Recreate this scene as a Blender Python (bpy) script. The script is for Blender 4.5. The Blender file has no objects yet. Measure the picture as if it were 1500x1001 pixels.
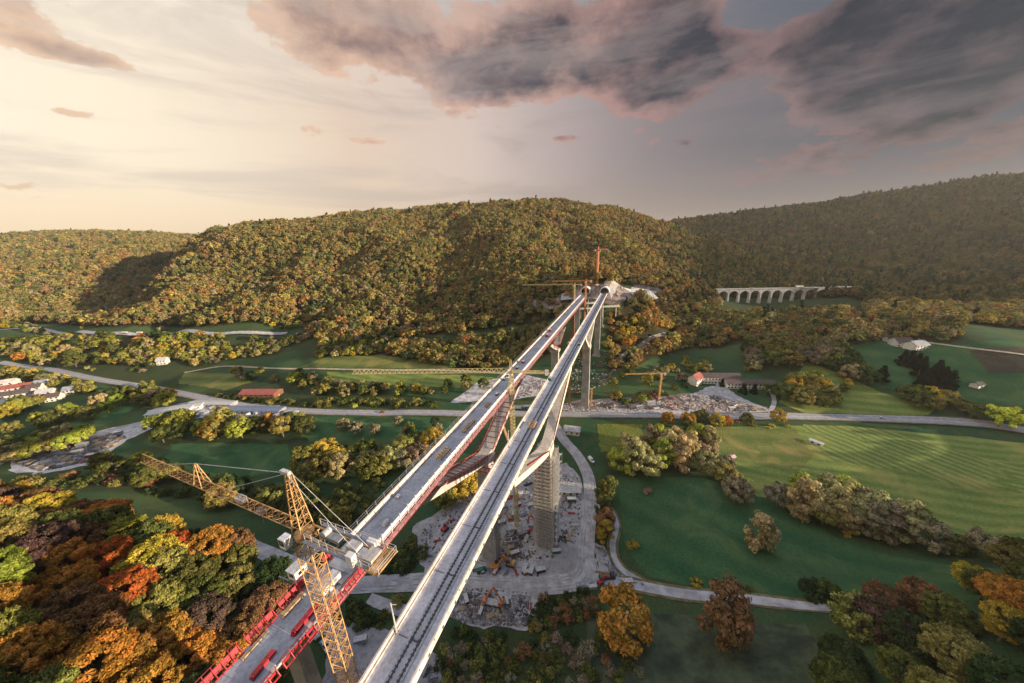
import bpy, bmesh, math, random
import numpy as np
from mathutils import Vector, Matrix
from mathutils.geometry import delaunay_2d_cdt
sc = bpy.context.scene
col = sc.collection

# ------------------------------------------------------------------ camera
FOC = 466.0
PITCH = math.atan(145 / FOC)
ROLL = math.asin(55 / 1564.5 / math.cos(PITCH))
CZ = 145.0
_f = np.array([0, math.cos(PITCH), -math.sin(PITCH)])
_u0 = np.array([0, math.sin(PITCH), math.cos(PITCH)])
_x0 = np.array([1.0, 0, 0])
_r = math.cos(ROLL) * _x0 - math.sin(ROLL) * _u0
_u = math.cos(ROLL) * _u0 + math.sin(ROLL) * _x0
cd = bpy.data.cameras.new('camera')
cam = bpy.data.objects.new('camera', cd)
col.objects.link(cam)
cd.sensor_width = 36
cd.lens = FOC / 1500 * 36
cd.clip_start = 0.5
cd.clip_end = 20000
M = Matrix(((_r[0], _u[0], -_f[0], 0), (_r[1], _u[1], -_f[1], 0), (_r[2], _u[2], -_f[2], CZ), (0, 0, 0, 1)))
cam.matrix_world = M
sc.camera = cam

# ------------------------------------------------------------------ sky and sun
SUN_AZ = math.radians(-17)      # from +x towards +y
SUN_EL = math.radians(9.7)
sd = Vector((math.cos(SUN_AZ) * math.cos(SUN_EL), math.sin(SUN_AZ) * math.cos(SUN_EL), math.sin(SUN_EL)))
sl = bpy.data.lights.new('sun', 'SUN')
sl.energy = 5.0
sl.angle = math.radians(0.6)
sl.color = (1.0, 0.84, 0.62)
so = bpy.data.objects.new('sun', sl)
col.objects.link(so)
so.rotation_euler = sd.to_track_quat('Z', 'Y').to_euler()

world = bpy.data.worlds.new('World')
sc.world = world
world.use_nodes = True
wt = world.node_tree
wt.nodes.clear()
class NT:
    """small helper to write node graphs"""
    def __init__(s, tree): s.t = tree
    def n(s, typ, **kw):
        nd = s.t.nodes.new(typ)
        for k, v in kw.items():
            if k.startswith('i_'): nd.inputs[k[2:].replace('_', ' ')].default_value = v
            else: setattr(nd, k, v)
        return nd
    def put(s, sock, v):
        if isinstance(v, (int, float)): sock.default_value = v
        elif isinstance(v, tuple):
            sock.default_value = v if len(sock.default_value) == len(v) else tuple(v) + (1,)
        else: s.t.links.new(v, sock)
    def m(s, op, a, b=None, c=None, clamp=False):
        nd = s.n('ShaderNodeMath', operation=op, use_clamp=clamp)
        for i, v in enumerate((a, b, c)):
            if v is not None: s.put(nd.inputs[i], v)
        return nd.outputs[0]
    def mix(s, f, a, b, mode='MIX'):
        nd = s.n('ShaderNodeMix', data_type='RGBA', blend_type=mode)
        s.put(nd.inputs[0], f); s.put(nd.inputs[6], a); s.put(nd.inputs[7], b)
        return nd.outputs[2]
    def ss(s, v, lo, hi, a=0.0, b=1.0):
        nd = s.n('ShaderNodeMapRange', interpolation_type='SMOOTHSTEP')
        s.put(nd.inputs[0], v); nd.inputs[1].default_value = lo; nd.inputs[2].default_value = hi
        nd.inputs[3].default_value = a; nd.inputs[4].default_value = b
        return nd.outputs[0]
    def noise(s, vec, scale, detail=4, rough=0.55, dist=0.0):
        nd = s.n('ShaderNodeTexNoise')
        if vec is not None: s.put(nd.inputs['Vector'], vec)
        nd.inputs['Scale'].default_value = scale; nd.inputs['Detail'].default_value = detail
        nd.inputs['Roughness'].default_value = rough; nd.inputs['Distortion'].default_value = dist
        return nd.outputs[0]
    def comb(s, x, y, z):
        nd = s.n('ShaderNodeCombineXYZ')
        for i, v in enumerate((x, y, z)): s.put(nd.inputs[i], v)
        return nd.outputs[0]

def build_sky():
    N = NT(wt)
    tc = N.n('ShaderNodeTexCoord')
    sep = N.n('ShaderNodeSeparateXYZ')
    wt.links.new(tc.outputs['Generated'], sep.inputs[0])
    x, y, z = sep.outputs
    sky = N.n('ShaderNodeTexSky', sky_type='NISHITA', sun_disc=False)
    sky.sun_elevation = SUN_EL
    sky.sun_rotation = math.pi / 2 - SUN_AZ
    sky.altitude = 500; sky.dust_density = 2.0
    nish = N.mix(1.0, sky.outputs[0], (0.012, 0.012, 0.012), 'MULTIPLY')
    az = N.m('ARCTAN2', x, y)                       # 0 ahead, + to the east
    el = N.m('ARCSINE', z)
    # broad tones of the evening air: bright cream in the west of the view, slate to the east
    side = N.ss(az, -1.0, 0.95)
    lo = N.mix(side, (1.08, 0.82, 0.54), (0.20, 0.165, 0.18))
    mid = N.n('ShaderNodeValToRGB')
    wt.links.new(side, mid.inputs[0])
    cr = mid.color_ramp
    cr.elements[0].color = (1.15, 1.0, 0.76, 1); cr.elements[1].color = (0.09, 0.095, 0.12, 1)
    for p, c in ((0.22, (0.88, 0.68, 0.52)), (0.45, (0.76, 0.61, 0.53)), (0.62, (0.52, 0.42, 0.40)), (0.8, (0.28, 0.235, 0.24))):
        e = cr.elements.new(p); e.color = c + (1,)
    hi = N.n('ShaderNodeValToRGB')
    wt.links.new(side, hi.inputs[0])
    cr = hi.color_ramp
    cr.elements[0].color = (1.1, 1.0, 0.84, 1); cr.elements[1].color = (0.07, 0.11, 0.16, 1)
    for p, c in ((0.25, (0.80, 0.72, 0.68)), (0.45, (0.62, 0.57, 0.56)), (0.6, (0.43, 0.43, 0.46)), (0.78, (0.17, 0.205, 0.26))):
        e = cr.elements.new(p); e.color = c + (1,)
    air = N.mix(N.ss(el, 0.0, 0.22), lo, mid.outputs[0])
    air = N.mix(N.ss(el, 0.26, 0.62), air, hi.outputs[0])
    air = N.mix(N.ss(el, 0.78, 1.15), air, (0.62, 0.86, 1.35))      # unseen zenith, made bluer and brighter to fill the shade
    # clouds: noise on a cloud layer seen in perspective, gathered where the banks are
    zz = N.m('ADD', N.m('MAXIMUM', z, 0.0), 0.30)
    p = N.comb(N.m('DIVIDE', x, zz), N.m('DIVIDE', y, N.m('MULTIPLY', zz, 1.0)), 0.0)
    pw = N.n('ShaderNodeVectorMath', operation='MULTIPLY_ADD')
    wv = N.n('ShaderNodeTexNoise'); wt.links.new(p, wv.inputs['Vector']); wv.inputs['Scale'].default_value = 1.7; wv.inputs['Detail'].default_value = 3
    wt.links.new(wv.outputs[1], pw.inputs[0]); pw.inputs[1].default_value = (0.16, 0.12, 0); wt.links.new(p, pw.inputs[2])
    n1 = N.noise(pw.outputs[0], 2.3, 12, 0.60)
    # the same field a step towards the light: its slope tells lit rims from dark bellies
    off = N.n('ShaderNodeVectorMath', operation='ADD'); wt.links.new(pw.outputs[0], off.inputs[0]); off.inputs[1].default_value = (-0.10, 0.10, 0)
    n2 = N.noise(off.outputs[0], 2.3, 7, 0.60)
    def blob(px, py, wx, wy, amp):
        d = (px - 750) * _r - (py - 500.5) * _u + FOC * _f
        d = d / np.linalg.norm(d)
        a0, e0 = math.atan2(d[0], d[1]), math.asin(d[2])
        dx = N.m('DIVIDE', N.m('SUBTRACT', az, a0), wx)
        dy = N.m('DIVIDE', N.m('SUBTRACT', el, e0), wy)
        r2 = N.m('ADD', N.m('MULTIPLY', dx, dx), N.m('MULTIPLY', dy, dy))
        return N.m('MULTIPLY', N.m('EXPONENT', N.m('MULTIPLY', r2, -1.0)), amp)
    acc = None
    for b in CLOUD_BLOBS:
        v = blob(*b)
        acc = v if acc is None else N.m('ADD', acc, v)
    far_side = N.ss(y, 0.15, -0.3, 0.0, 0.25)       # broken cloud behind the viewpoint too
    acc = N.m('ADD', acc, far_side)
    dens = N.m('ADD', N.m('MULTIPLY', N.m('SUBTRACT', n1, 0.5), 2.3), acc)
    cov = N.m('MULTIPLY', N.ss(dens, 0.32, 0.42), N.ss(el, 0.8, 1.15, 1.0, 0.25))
    slope = N.m('MULTIPLY', N.m('SUBTRACT', n1, n2), 2.6)
    thick = N.m('ADD', N.ss(dens, 0.34, 0.78), N.m('MULTIPLY', slope, -1.0), clamp=True)
    edge = N.n('ShaderNodeValToRGB'); wt.links.new(side, edge.inputs[0])
    cr = edge.color_ramp
    cr.elements[0].color = (0.95, 0.66, 0.44, 1); cr.elements[1].color = (0.20, 0.13, 0.135, 1)
    e = cr.elements.new(0.4); e.color = (0.80, 0.52, 0.40, 1)
    e = cr.elements.new(0.75); e.color = (0.46, 0.27, 0.245, 1)
    core = N.n('ShaderNodeValToRGB'); wt.links.new(side, core.inputs[0])
    cr = core.color_ramp
    cr.elements[0].color = (0.42, 0.27, 0.22, 1); cr.elements[1].color = (0.022, 0.024, 0.034, 1)
    e = cr.elements.new(0.4); e.color = (0.20, 0.14, 0.145, 1)
    e = cr.elements.new(0.6); e.color = (0.062, 0.058, 0.075, 1)
    n3 = N.noise(pw.outputs[0], 7.0, 8, 0.65)
    thick2 = N.m('ADD', thick, N.m('MULTIPLY', N.m('SUBTRACT', n3, 0.5), 1.0), clamp=True)
    cc = N.mix(thick2, edge.outputs[0], core.outputs[0])
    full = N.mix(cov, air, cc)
    # thin veils
    pv = N.comb(N.m('MULTIPLY', az, 1.2), N.m('MULTIPLY', el, 7.0), 3.0)
    veil = N.ss(N.noise(pv, 1.6, 8, 0.62, 0.6), 0.44, 0.68, 0.0, 0.55)
    full = N.mix(veil, full, N.mix(side, (0.72, 0.60, 0.52), (0.21, 0.16, 0.17)))
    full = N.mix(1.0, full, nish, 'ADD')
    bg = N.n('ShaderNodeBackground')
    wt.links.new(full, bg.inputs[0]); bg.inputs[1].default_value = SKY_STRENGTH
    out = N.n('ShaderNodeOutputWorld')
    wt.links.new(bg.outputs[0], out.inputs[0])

# px, py name a direction of the sky dome; widths are in radians of azimuth and elevation
CLOUD_BLOBS = [(450, 35, .13, .10, .40), (600, 50, .20, .11, .40), (680, 85, .20, .09, .36), (870, 60, .24, .14, .55), (1000, 40, .15, .12, .34), (740, 118, .24, .05, .34), (980, 125, .10, .035, .25),
               (1360, 10, .34, .10, .75), (1270, 100, .15, .09, .55), (1480, 60, .22, .12, .62), (1330, 232, .36, .03, .19), (1480, 205, .16, .04, .12), (1180, 60, .06, .10, -.2),
               (175, 95, .10, .020, .42), (10, 25, .10, .06, .40), (200, 5, .13, .04, .42), (545, 209, .045, .013, .50),
               (90, 165, .05, .012, .36), (820, 203, .06, .012, .42), (1000, 210, .07, .014, .45), (330, 40, .12, .10, -.25), (1110, 25, .07, .07, -.4)]
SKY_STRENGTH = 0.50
HAZE = 0.00005
build_sky()
world.cycles.sampling_method = 'MANUAL'; world.cycles.sample_map_resolution = 512
vs = sc.view_settings
vs.view_transform = 'Standard'; vs.look = 'None'; vs.exposure = 0.85; vs.gamma = 1.0
sc.cycles.max_bounces = 5; sc.cycles.diffuse_bounces = 2; sc.cycles.transparent_max_bounces = 4
sc.cycles.use_denoising = True

def at(px, py, z):
    d = (px - 750) * _r - (py - 500.5) * _u + FOC * _f
    t = (z - CZ) / d[2]
    return np.array([d[0] * t, d[1] * t, z])
def att(px, py, t):
    return np.array([0, 0, CZ]) + ((px - 750) * _r - (py - 500.5) * _u + FOC * _f) * t
def pr(p):
    v = np.asarray(p, float) - np.array([0, 0, CZ])
    k = v @ _f
    k = np.where(np.abs(k) < 1e-6, 1e-6, k)
    return 750 + FOC * (v @ _r) / k, 500.5 - FOC * (v @ _u) / k, k

# ------------------------------------------------------------------ helpers
def tag(o, label=None, cat=None, group=None, kind=None):
    if label: o['label'] = label
    if cat: o['category'] = cat
    if group: o['group'] = group
    if kind: o['kind'] = kind
    return o
def empty(name, loc=(0, 0, 0), rz=0.0):
    o = bpy.data.objects.new(name, None)
    o.empty_display_size = 1
    col.objects.link(o); o.location = loc; o.rotation_euler = (0, 0, rz)
    return o
def link(name, me, m=None, parent=None):
    o = bpy.data.objects.new(name, me)
    if m is not None and not me.materials: me.materials.append(m)
    col.objects.link(o)
    if parent is not None: o.parent = parent
    return o
def mesh_np(name, V, Fq, smooth=False):
    """fast mesh from vertex array and an array of equal-sized faces"""
    V = np.asarray(V, np.float32); Fq = np.asarray(Fq, np.int32)
    me = bpy.data.meshes.new(name)
    me.vertices.add(len(V)); me.vertices.foreach_set('co', V.ravel())
    k = Fq.shape[1]
    me.loops.add(Fq.size); me.loops.foreach_set('vertex_index', Fq.ravel())
    me.polygons.add(len(Fq)); me.polygons.foreach_set('loop_start', np.arange(0, Fq.size, k, dtype=np.int32))
    me.polygons.foreach_set('loop_total', np.full(len(Fq), k, np.int32))
    if smooth: me.polygons.foreach_set('use_smooth', np.ones(len(Fq), bool))
    me.update(calc_edges=True)
    return me
class MB:
    """collects boxes, bars and slabs, then links them as one mesh"""
    def __init__(s): s.v = []; s.f = []
    def add(s, vs, fs):
        b = len(s.v); s.v += [tuple(map(float, q)) for q in vs]; s.f += [tuple(b + i for i in f) for f in fs]
        return s
    def box(s, c, d, rz=0.0):
        cx, cy, cz = c; a, b, h = d[0] / 2, d[1] / 2, d[2] / 2
        co, si = math.cos(rz), math.sin(rz)
        vs = [(cx + x * co - y * si, cy + x * si + y * co, cz + z) for z in (-h, h) for x, y in ((-a, -b), (a, -b), (a, b), (-a, b))]
        return s.add(vs, [(3, 2, 1, 0), (4, 5, 6, 7), (0, 1, 5, 4), (1, 2, 6, 5), (2, 3, 7, 6), (3, 0, 4, 7)])
    def bar(s, p, q, w, h=None):
        h = h or w
        p, q = Vector(p), Vector(q)
        d = q - p
        if d.length < 1e-6: return s
        d.normalize()
        up = Vector((0, 0, 1)) if abs(d.z) < 0.95 else Vector((1, 0, 0))
        a = d.cross(up).normalized() * (w / 2); b = a.cross(d).normalized() * (h / 2)
        vs = [p - a - b, p + a - b, p + a + b, p - a + b, q - a - b, q + a - b, q + a + b, q - a + b]
        return s.add(vs, [(0, 1, 2, 3), (7, 6, 5, 4), (0, 4, 5, 1), (1, 5, 6, 2), (2, 6, 7, 3), (3, 7, 4, 0)])
    def tube(s, p, q, r, r2=None, n=8, caps=True):
        r2 = r if r2 is None else r2
        p, q = Vector(p), Vector(q); d = (q - p).normalized()
        up = Vector((0, 0, 1)) if abs(d.z) < 0.95 else Vector((1, 0, 0))
        a = d.cross(up).normalized(); b = a.cross(d)
        vs = []
        for c, rr in ((p, r), (q, r2)):
            for i in range(n):
                t = 2 * math.pi * i / n
                vs.append(c + a * math.cos(t) * rr + b * math.sin(t) * rr)
        fs = [(i, (i + 1) % n, n + (i + 1) % n, n + i) for i in range(n)]
        if caps: fs += [tuple(range(n))[::-1], tuple(range(n, 2 * n))]
        return s.add(vs, fs)
    def loft(s, rings, closed=True, caps=True):
        n = len(rings[0]); vs = [p for r in rings for p in r]; fs = []
        for k in range(len(rings) - 1):
            for i in range(n if closed else n - 1):
                j = (i + 1) % n
                fs.append((k * n + i, k * n + j, (k + 1) * n + j, (k + 1) * n + i))
        if caps: fs += [tuple(range(n))[::-1], tuple((len(rings) - 1) * n + i for i in range(n))]
        return s.add(vs, fs)
    def lattice(s, p, q, w, h, step, r, side=None):
        """four-chord truss from p to q with zigzag bracing on its four faces"""
        p, q = Vector(p), Vector(q); d = q - p; L = d.length; d.normalize()
        if side is None:
            side = d.cross(Vector((0, 0, 1)))
            if side.length < 0.1: side = Vector((1, 0, 0))
        a = Vector(side); a = (a - d * a.dot(d)).normalized(); b = a.cross(d).normalized()
        cs = [a * (w / 2) + b * (h / 2), -a * (w / 2) + b * (h / 2), -a * (w / 2) - b * (h / 2), a * (w / 2) - b * (h / 2)]
        for c in cs: s.bar(p + c, q + c, r * 1.5)
        n = max(1, int(round(L / step)))
        for k in range(n):
            t0, t1 = p + d * (L * k / n), p + d * (L * (k + 1) / n); tm = (t0 + t1) / 2
            for i in range(4):
                j = (i + 1) % 4
                s.bar(t0 + cs[i], tm + cs[j], r); s.bar(tm + cs[j], t1 + cs[i], r)
                s.bar(t0 + cs[i], t0 + cs[j], r)
        return s
    def mesh(s, name):
        me = bpy.data.meshes.new(name); me.from_pydata(s.v, [], s.f); me.update()
        bm = bmesh.new(); bm.from_mesh(me); bmesh.ops.recalc_face_normals(bm, faces=bm.faces[:]); bm.to_mesh(me); bm.free()
        return me
    def build(s, name, m, parent=None):
        return link(name, s.mesh(name), m, parent)

# ------------------------------------------------------------------ materials
MATS = {}
def mat(name, c, rough=0.8, var=0.25, scale=0.5, metal=0.0, c2=None, detail=5, bump=0.0):
    if name in MATS: return MATS[name]
    m = bpy.data.materials.new(name); m.use_nodes = True
    N = NT(m.node_tree); bs = m.node_tree.nodes['Principled BSDF']
    tc = N.n('ShaderNodeTexCoord')
    nz = N.noise(tc.outputs['Object'], scale, detail, 0.65)
    dark = tuple(v * (1 - var) for v in c); lite = c2 or tuple(min(0.95, v * (1 + var)) for v in c)
    f = N.ss(nz, 0.32, 0.68)
    N.t.links.new(N.mix(f, dark, lite), bs.inputs['Base Color'])
    bs.inputs['Roughness'].default_value = rough; bs.inputs['Metallic'].default_value = metal
    if bump:
        b = N.n('ShaderNodeBump'); b.inputs['Strength'].default_value = bump; b.inputs['Distance'].default_value = 0.3
        N.t.links.new(nz, b.inputs['Height']); N.t.links.new(b.outputs[0], bs.inputs['Normal'])
    MATS[name] = m
    return m
def concrete(name, c, joint=0.0, jdark=0.75):
    """concrete with blotches and run-off streaks"""
    m = bpy.data.materials.new(name); m.use_nodes = True
    N = NT(m.node_tree); bs = m.node_tree.nodes['Principled BSDF']
    tc = N.n('ShaderNodeTexCoord')
    mp = N.n('ShaderNodeMapping'); mp.inputs['Scale'].default_value = (1, 1, 0.12); N.t.links.new(tc.outputs['Object'], mp.inputs[0])
    a = N.noise(mp.outputs[0], 1.6, 6, 0.7); b = N.noise(tc.outputs['Object'], 0.15, 6, 0.6)
    f = N.m('ADD', N.m('MULTIPLY', a, 0.5), N.m('MULTIPLY', b, 0.5))
    cc = N.mix(N.ss(f, 0.36, 0.64), tuple(v * 0.66 for v in c), tuple(min(.9, v * 1.25) for v in c))
    if joint:
        sp = N.n('ShaderNodeSeparateXYZ'); N.t.links.new(tc.outputs['Object'], sp.inputs[0])
        fr = N.m('FRACT', N.m('DIVIDE', sp.outputs[2], joint))
        cc = N.mix(N.m('LESS_THAN', fr, 0.05), cc, N.mix(1.0, cc, (jdark, jdark, jdark), 'MULTIPLY'))
    N.t.links.new(cc, bs.inputs['Base Color']); bs.inputs['Roughness'].default_value = 0.85
    return m
def crown_mat(name, inst=False):
    m = bpy.data.materials.new(name); m.use_nodes = True
    N = NT(m.node_tree); T = N.t; T.nodes.clear()
    if inst:
        at_ = N.n('ShaderNodeAttribute', attribute_type='INSTANCER', attribute_name='tint'); base = at_.outputs['Color']
    else:
        base = N.n('ShaderNodeObjectInfo').outputs['Color']
    lf = N.n('ShaderNodeAttribute', attribute_name='leaf')
    k = N.ss(lf.outputs['Fac'], 0.0, 1.0, 0.5, 1.5)
    hs = N.n('ShaderNodeHueSaturation')
    T.links.new(N.m('SUBTRACT', 0.520, N.m('MULTIPLY', lf.outputs['Fac'], 0.032)), hs.inputs['Hue'])
    T.links.new(k, hs.inputs['Value']); T.links.new(base, hs.inputs['Color'])
    d = N.n('ShaderNodeBsdfDiffuse'); tr = N.n('ShaderNodeBsdfTranslucent'); mx = N.n('ShaderNodeMixShader')
    T.links.new(hs.outputs[0], d.inputs[0]); T.links.new(hs.outputs[0], tr.inputs[0]); mx.inputs[0].default_value = 0.14
    T.links.new(d.outputs[0], mx.inputs[1]); T.links.new(tr.outputs[0], mx.inputs[2])
    o = N.n('ShaderNodeOutputMaterial'); T.links.new(mx.outputs[0], o.inputs[0])
    return m
CROWN = crown_mat('foliage'); CROWNI = crown_mat('forest_foliage', True)
BARK = mat('bark', (0.16, 0.13, 0.10), 0.95, 0.35, 2.0)
CONC = concrete('concrete', (0.52, 0.47, 0.43), 0)
CONCP = concrete('pier_concrete', (0.42, 0.39, 0.36), 3.0)
DECK = concrete('deck_concrete', (0.50, 0.49, 0.52), 0)
PARA = concrete('parapet_concrete', (0.66, 0.56, 0.50), 0)
RAILM = mat('rail_steel', (0.05, 0.05, 0.055), 0.5, 0.2, 1.0)
SLAB = mat('track_slab', (0.40, 0.39, 0.40), 0.9, 0.2, 0.6)
YELLOW = mat('crane_yellow', (0.56, 0.31, 0.12), 0.6, 0.5, 0.7)
ORANGE = mat('crane_orange', (0.55, 0.20, 0.05), 0.55, 0.25, 0.9)
PALEY = mat('pale_yellow_paint', (0.52, 0.42, 0.20), 0.6, 0.3, 0.9)
REDC = mat('crane_red', (0.62, 0.20, 0.10), 0.55, 0.2, 0.9)
PLATRED = mat('platform_red', (0.34, 0.07, 0.08), 0.7, 0.5, 0.9)
RED = mat('formwork_red', (0.42, 0.028, 0.035), 0.55, 0.4, 0.7)
STEEL = mat('grey_steel', (0.22, 0.22, 0.24), 0.5, 0.3, 1.2)
GALV = mat('galvanised_steel', (0.50, 0.48, 0.46), 0.5, 0.3, 1.2)
WHITE = mat('white_paint', (0.78, 0.76, 0.74), 0.5, 0.12, 0.7)
GREY = mat('grey_sheet', (0.30, 0.31, 0.33), 0.6, 0.3, 0.5)
DARK = mat('dark_paint', (0.035, 0.035, 0.04), 0.5, 0.3, 1.0)
GLASS = mat('dark_glass', (0.02, 0.03, 0.04), 0.1, 0.2, 1.0)
WOOD = mat('timber', (0.42, 0.29, 0.16), 0.85, 0.4, 1.4)
TILE = mat('brown_roof_tiles', (0.11, 0.075, 0.07), 0.85, 0.3, 0.9)
REDTILE = mat('red_roof_tiles', (0.33, 0.09, 0.07), 0.8, 0.25, 0.5)
PLASTER = mat('pale_plaster', (0.68, 0.64, 0.58), 0.85, 0.12, 0.4)
STONE = concrete('viaduct_stone', (0.52, 0.51, 0.52), 0)
BLUE = mat('blue_paint', (0.15, 0.19, 0.29), 0.5, 0.3, 0.9)
GREEN = mat('green_paint', (0.03, 0.12, 0.07), 0.6, 0.3, 0.9)
RUST = mat('rusty_steel', (0.20, 0.09, 0.05), 0.8, 0.4, 1.2)
PINK = mat('membrane_pink', (0.62, 0.40, 0.38), 0.8, 0.2, 0.8)

# ------------------------------------------------------------------ terrain
CP = []
def cz(px, py, z): CP.append(tuple(at(px, py, z)))
def ct(px, py, t): CP.append(tuple(att(px, py, t)))
for q in ((0, 690, 0), (0, 610, 2), (150, 640, 0), (300, 600, 0), (450, 605, 0), (600, 640, 0), (750, 608, 2), (950, 600, 4), (1150, 612, 2), (1450, 625, 0),
          (1500, 720, 0), (1200, 760, 0), (1000, 720, 0), (900, 850, 0), (1100, 880, 0), (1230, 893, 1), (760, 850, 0), (600, 800, 0), (800, 790, 2),
          (700, 960, 3), (860, 1001, 8), (1080, 1001, 14), (500, 700, 0), (300, 680, 0), (1350, 830, 0), (1500, 800, 0), (720, 700, 0), (640, 720, 0),
          (200, 560, 4), (0, 560, 4), (350, 560, 5), (500, 560, 5), (700, 560, 6), (900, 575, 6), (1020, 565, 6), (1250, 590, 4),
          (480, 540, 9), (650, 540, 9), (760, 535, 10), (300, 530, 8), (100, 520, 8), (1000, 545, 8), (1100, 540, 10), (1200, 540, 16), (1400, 580, 14),
          (1350, 540, 24), (1480, 570, 20), (1500, 520, 40), (1410, 490, 48), (1330, 503, 36), (1240, 492, 40), (1200, 500, 30), (1130, 500, 24), (1060, 500, 16), (980, 500, 16),
          (930, 520, 12), (915, 470, 30), (960, 460, 34), (1010, 460, 38), (420, 490, 24), (250, 490, 22), (130, 484, 20), (0, 485, 22), (600, 480, 30), (700, 490, 26), (780, 480, 30), (830, 475, 34),
          (640, 462, 40), (440, 472, 34), (300, 474, 28)):
    cz(*q)
for q in ((-830, 965, 190), (-720, 900, 198), (-780, 1060, 202), (-900, 1080, 188), (-660, 1000, 216)): CP.append(q)  # hidden ridge, raised to throw its shadow on the left hill
for q in ((124, 416, 96), (113, 420, 97), (103, 424, 95), (130, 446, 103), (115, 446, 111), (146, 418, 82)): CP.append(q)
# ground round the tunnel portals
for q in ((117, 398, 78.5), (98, 415, 78), (135, 402, 80), (80, 430, 79), (95, 338, 19), (106, 364, 44), (60, 400, 40), (40, 350, 20), (130, 330, 22), (20, 440, 50), (150, 378, 60), (-20, 470, 55), (170, 410, 80)):
    CP.append(q)
# viaduct side valley and the slopes above it
for q in ((1150, 447, 1.12), (1060, 440, 1.2), (1240, 432, 1.1), (1000, 420, 1.15), (1300, 440, 1.15), (1400, 430, 1.05), (1500, 440, 1.0), (1500, 408, 1.35), (1350, 410, 1.5), (1200, 405, 1.55), (1100, 405, 1.6), (1020, 400, 1.6),
          (960, 410, 1.15), (980, 380, 1.6), (1500, 330, 1.9), (1300, 350, 2.1), (1150, 360, 2.3), (1040, 360, 2.4),
          (1500, 258, 2.5), (1380, 275, 2.7), (1250, 294, 2.9), (1120, 311, 3.1), (1010, 324, 3.2),
          # middle hill
          (860, 412, 1.0), (760, 420, 1.05), (680, 445, 1.05), (520, 460, 1.05), (400, 462, 1.1), (300, 465, 1.12), (200, 464, 1.15),
          (880, 360, 1.5), (760, 360, 1.5), (620, 370, 1.5), (480, 390, 1.45), (340, 410, 1.4), (250, 425, 1.3),
          (780, 298, 2.2), (860, 303, 2.2), (920, 314, 2.1), (985, 332, 2.1), (690, 305, 2.3), (600, 313, 2.3), (550, 316, 2.3), (500, 321, 2.3), (420, 338, 2.4), (350, 353, 2.3), (300, 368, 2.15), (278, 382, 2.0), (255, 393, 1.75), (232, 422, 1.5), (212, 450, 1.32), (150, 472, 1.2),
          # left hill
          (0, 460, 1.55), (40, 464, 1.6), (0, 400, 2.5), (60, 440, 1.75), (100, 420, 1.85), (120, 400, 2.05), (180, 392, 2.15), (220, 376, 2.35), (180, 428, 1.85), (130, 445, 1.75), (255, 362, 2.55), (150, 370, 2.5), (0, 350, 3.4), (60, 343, 3.5), (150, 341, 3.5), (220, 344, 3.5), (290, 349, 3.5), (-300, 420, 3.0), (-300, 470, 1.6)):
    ct(*q)
for px_, py_, t_, z_ in ((250, 393, 1.95, 30), (225, 424, 1.7, 22), (272, 376, 2.25, 45), (200, 452, 1.5, 18), (120, 460, 1.45, 18)):
    q = att(px_, py_, t_); CP.append((q[0], q[1], z_))
def beyond(px, py, t, k, dz):
    q = att(px, py, t); q[:2] *= k; q[2] -= dz; CP.append(tuple(q))
for q in ((600, 317, 2.9), (500, 324, 3.0), (420, 340, 2.9), (420, 342, 3.4), (370, 352, 2.7), (340, 360, 2.8), (330, 366, 3.0), (380, 355, 3.3)): ct(*q)  # ridge kept high behind the crest to lengthen its shadow
for q in ((780, 289, 2.2, 1.5, 90), (600, 304, 3.0, 1.45, 110), (420, 325, 3.6, 1.3, 120), (985, 323, 2.1, 1.3, 70), (900, 300, 2.1, 1.4, 80), (1500, 258, 2.5, 1.5, 60), (1250, 294, 2.9, 1.5, 80), (1010, 324, 3.2, 1.5, 90), (150, 341, 3.5, 1.5, 120), (0, 350, 3.4, 1.5, 120), (290, 350, 3.5, 1.4, 120)):
    beyond(*q)
# the near slopes left and right of the bridge heads (the left one carries the beech wood)
for q in ((-190, 92, 50), (-150, 62, 60), (-105, 84, 32), (-85, 72, 28), (-70, 40, 36), (-60, 15, 45), (-150, 90, 44), (-240, 105, 46), (-400, 110, 46), (-120, 122, 0), (-200, 150, 4), (-300, 170, 6), (-520, 180, 10), (-100, 20, 62),
          (-520, 60, 62), (-300, 20, 82), (-100, -60, 85), (0, -120, 70), (-30, 0, 40), (0, 20, 22), (-40, 50, 14), (-62, 62, 12), (-20, 60, 3), (-60, 100, 0), (40, 30, 22), (50, 60, 8),
          (105, 52, 38), (140, 58, 45), (200, 70, 46), (90, 30, 38), (80, 72, 8), (115, 84, 8), (160, 98, 4), (200, 112, 4), (280, 120, 10), (260, 70, 48), (100, -50, 70), (400, 60, 56), (500, 150, 14),
          (350, -20, 88), (450, -70, 92), (300, -90, 92), (560, 30, 45), (600, -60, 70), (720, -10, 60), (800, 60, 60), (600, -300, 150), (250, -100, 110), (0, -400, 150), (-600, -300, 160), (700, 300, 30), (1000, 400, 80), (1400, 200, 120), (-900, 300, 12), (-1200, 100, 90), (-700, 600, 30), (-1500, 700, 40),  # first points: unseen hill on the right, shaped for its shadow
          (3500, 0, 350), (3500, 3500, 300), (0, 5500, 150), (-4500, 3500, 50), (-4500, -3500, 200), (0, -4000, 200), (4500, -4000, 300), (-4500, 500, 120), (5000, 5500, 200), (-2500, 5500, 50)):
    CP.append(q)
CP = np.array(CP, float)
PC = 25.0
_A = np.sqrt(((CP[:, None, :2] - CP[None, :, :2]) ** 2).sum(-1) + PC * PC)
_n = len(CP)
_S = np.zeros((_n + 1, _n + 1)); _S[:_n, :_n] = -_A - np.eye(_n) * -6.0; _S[:_n, _n] = 1; _S[_n, :_n] = 1
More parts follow.
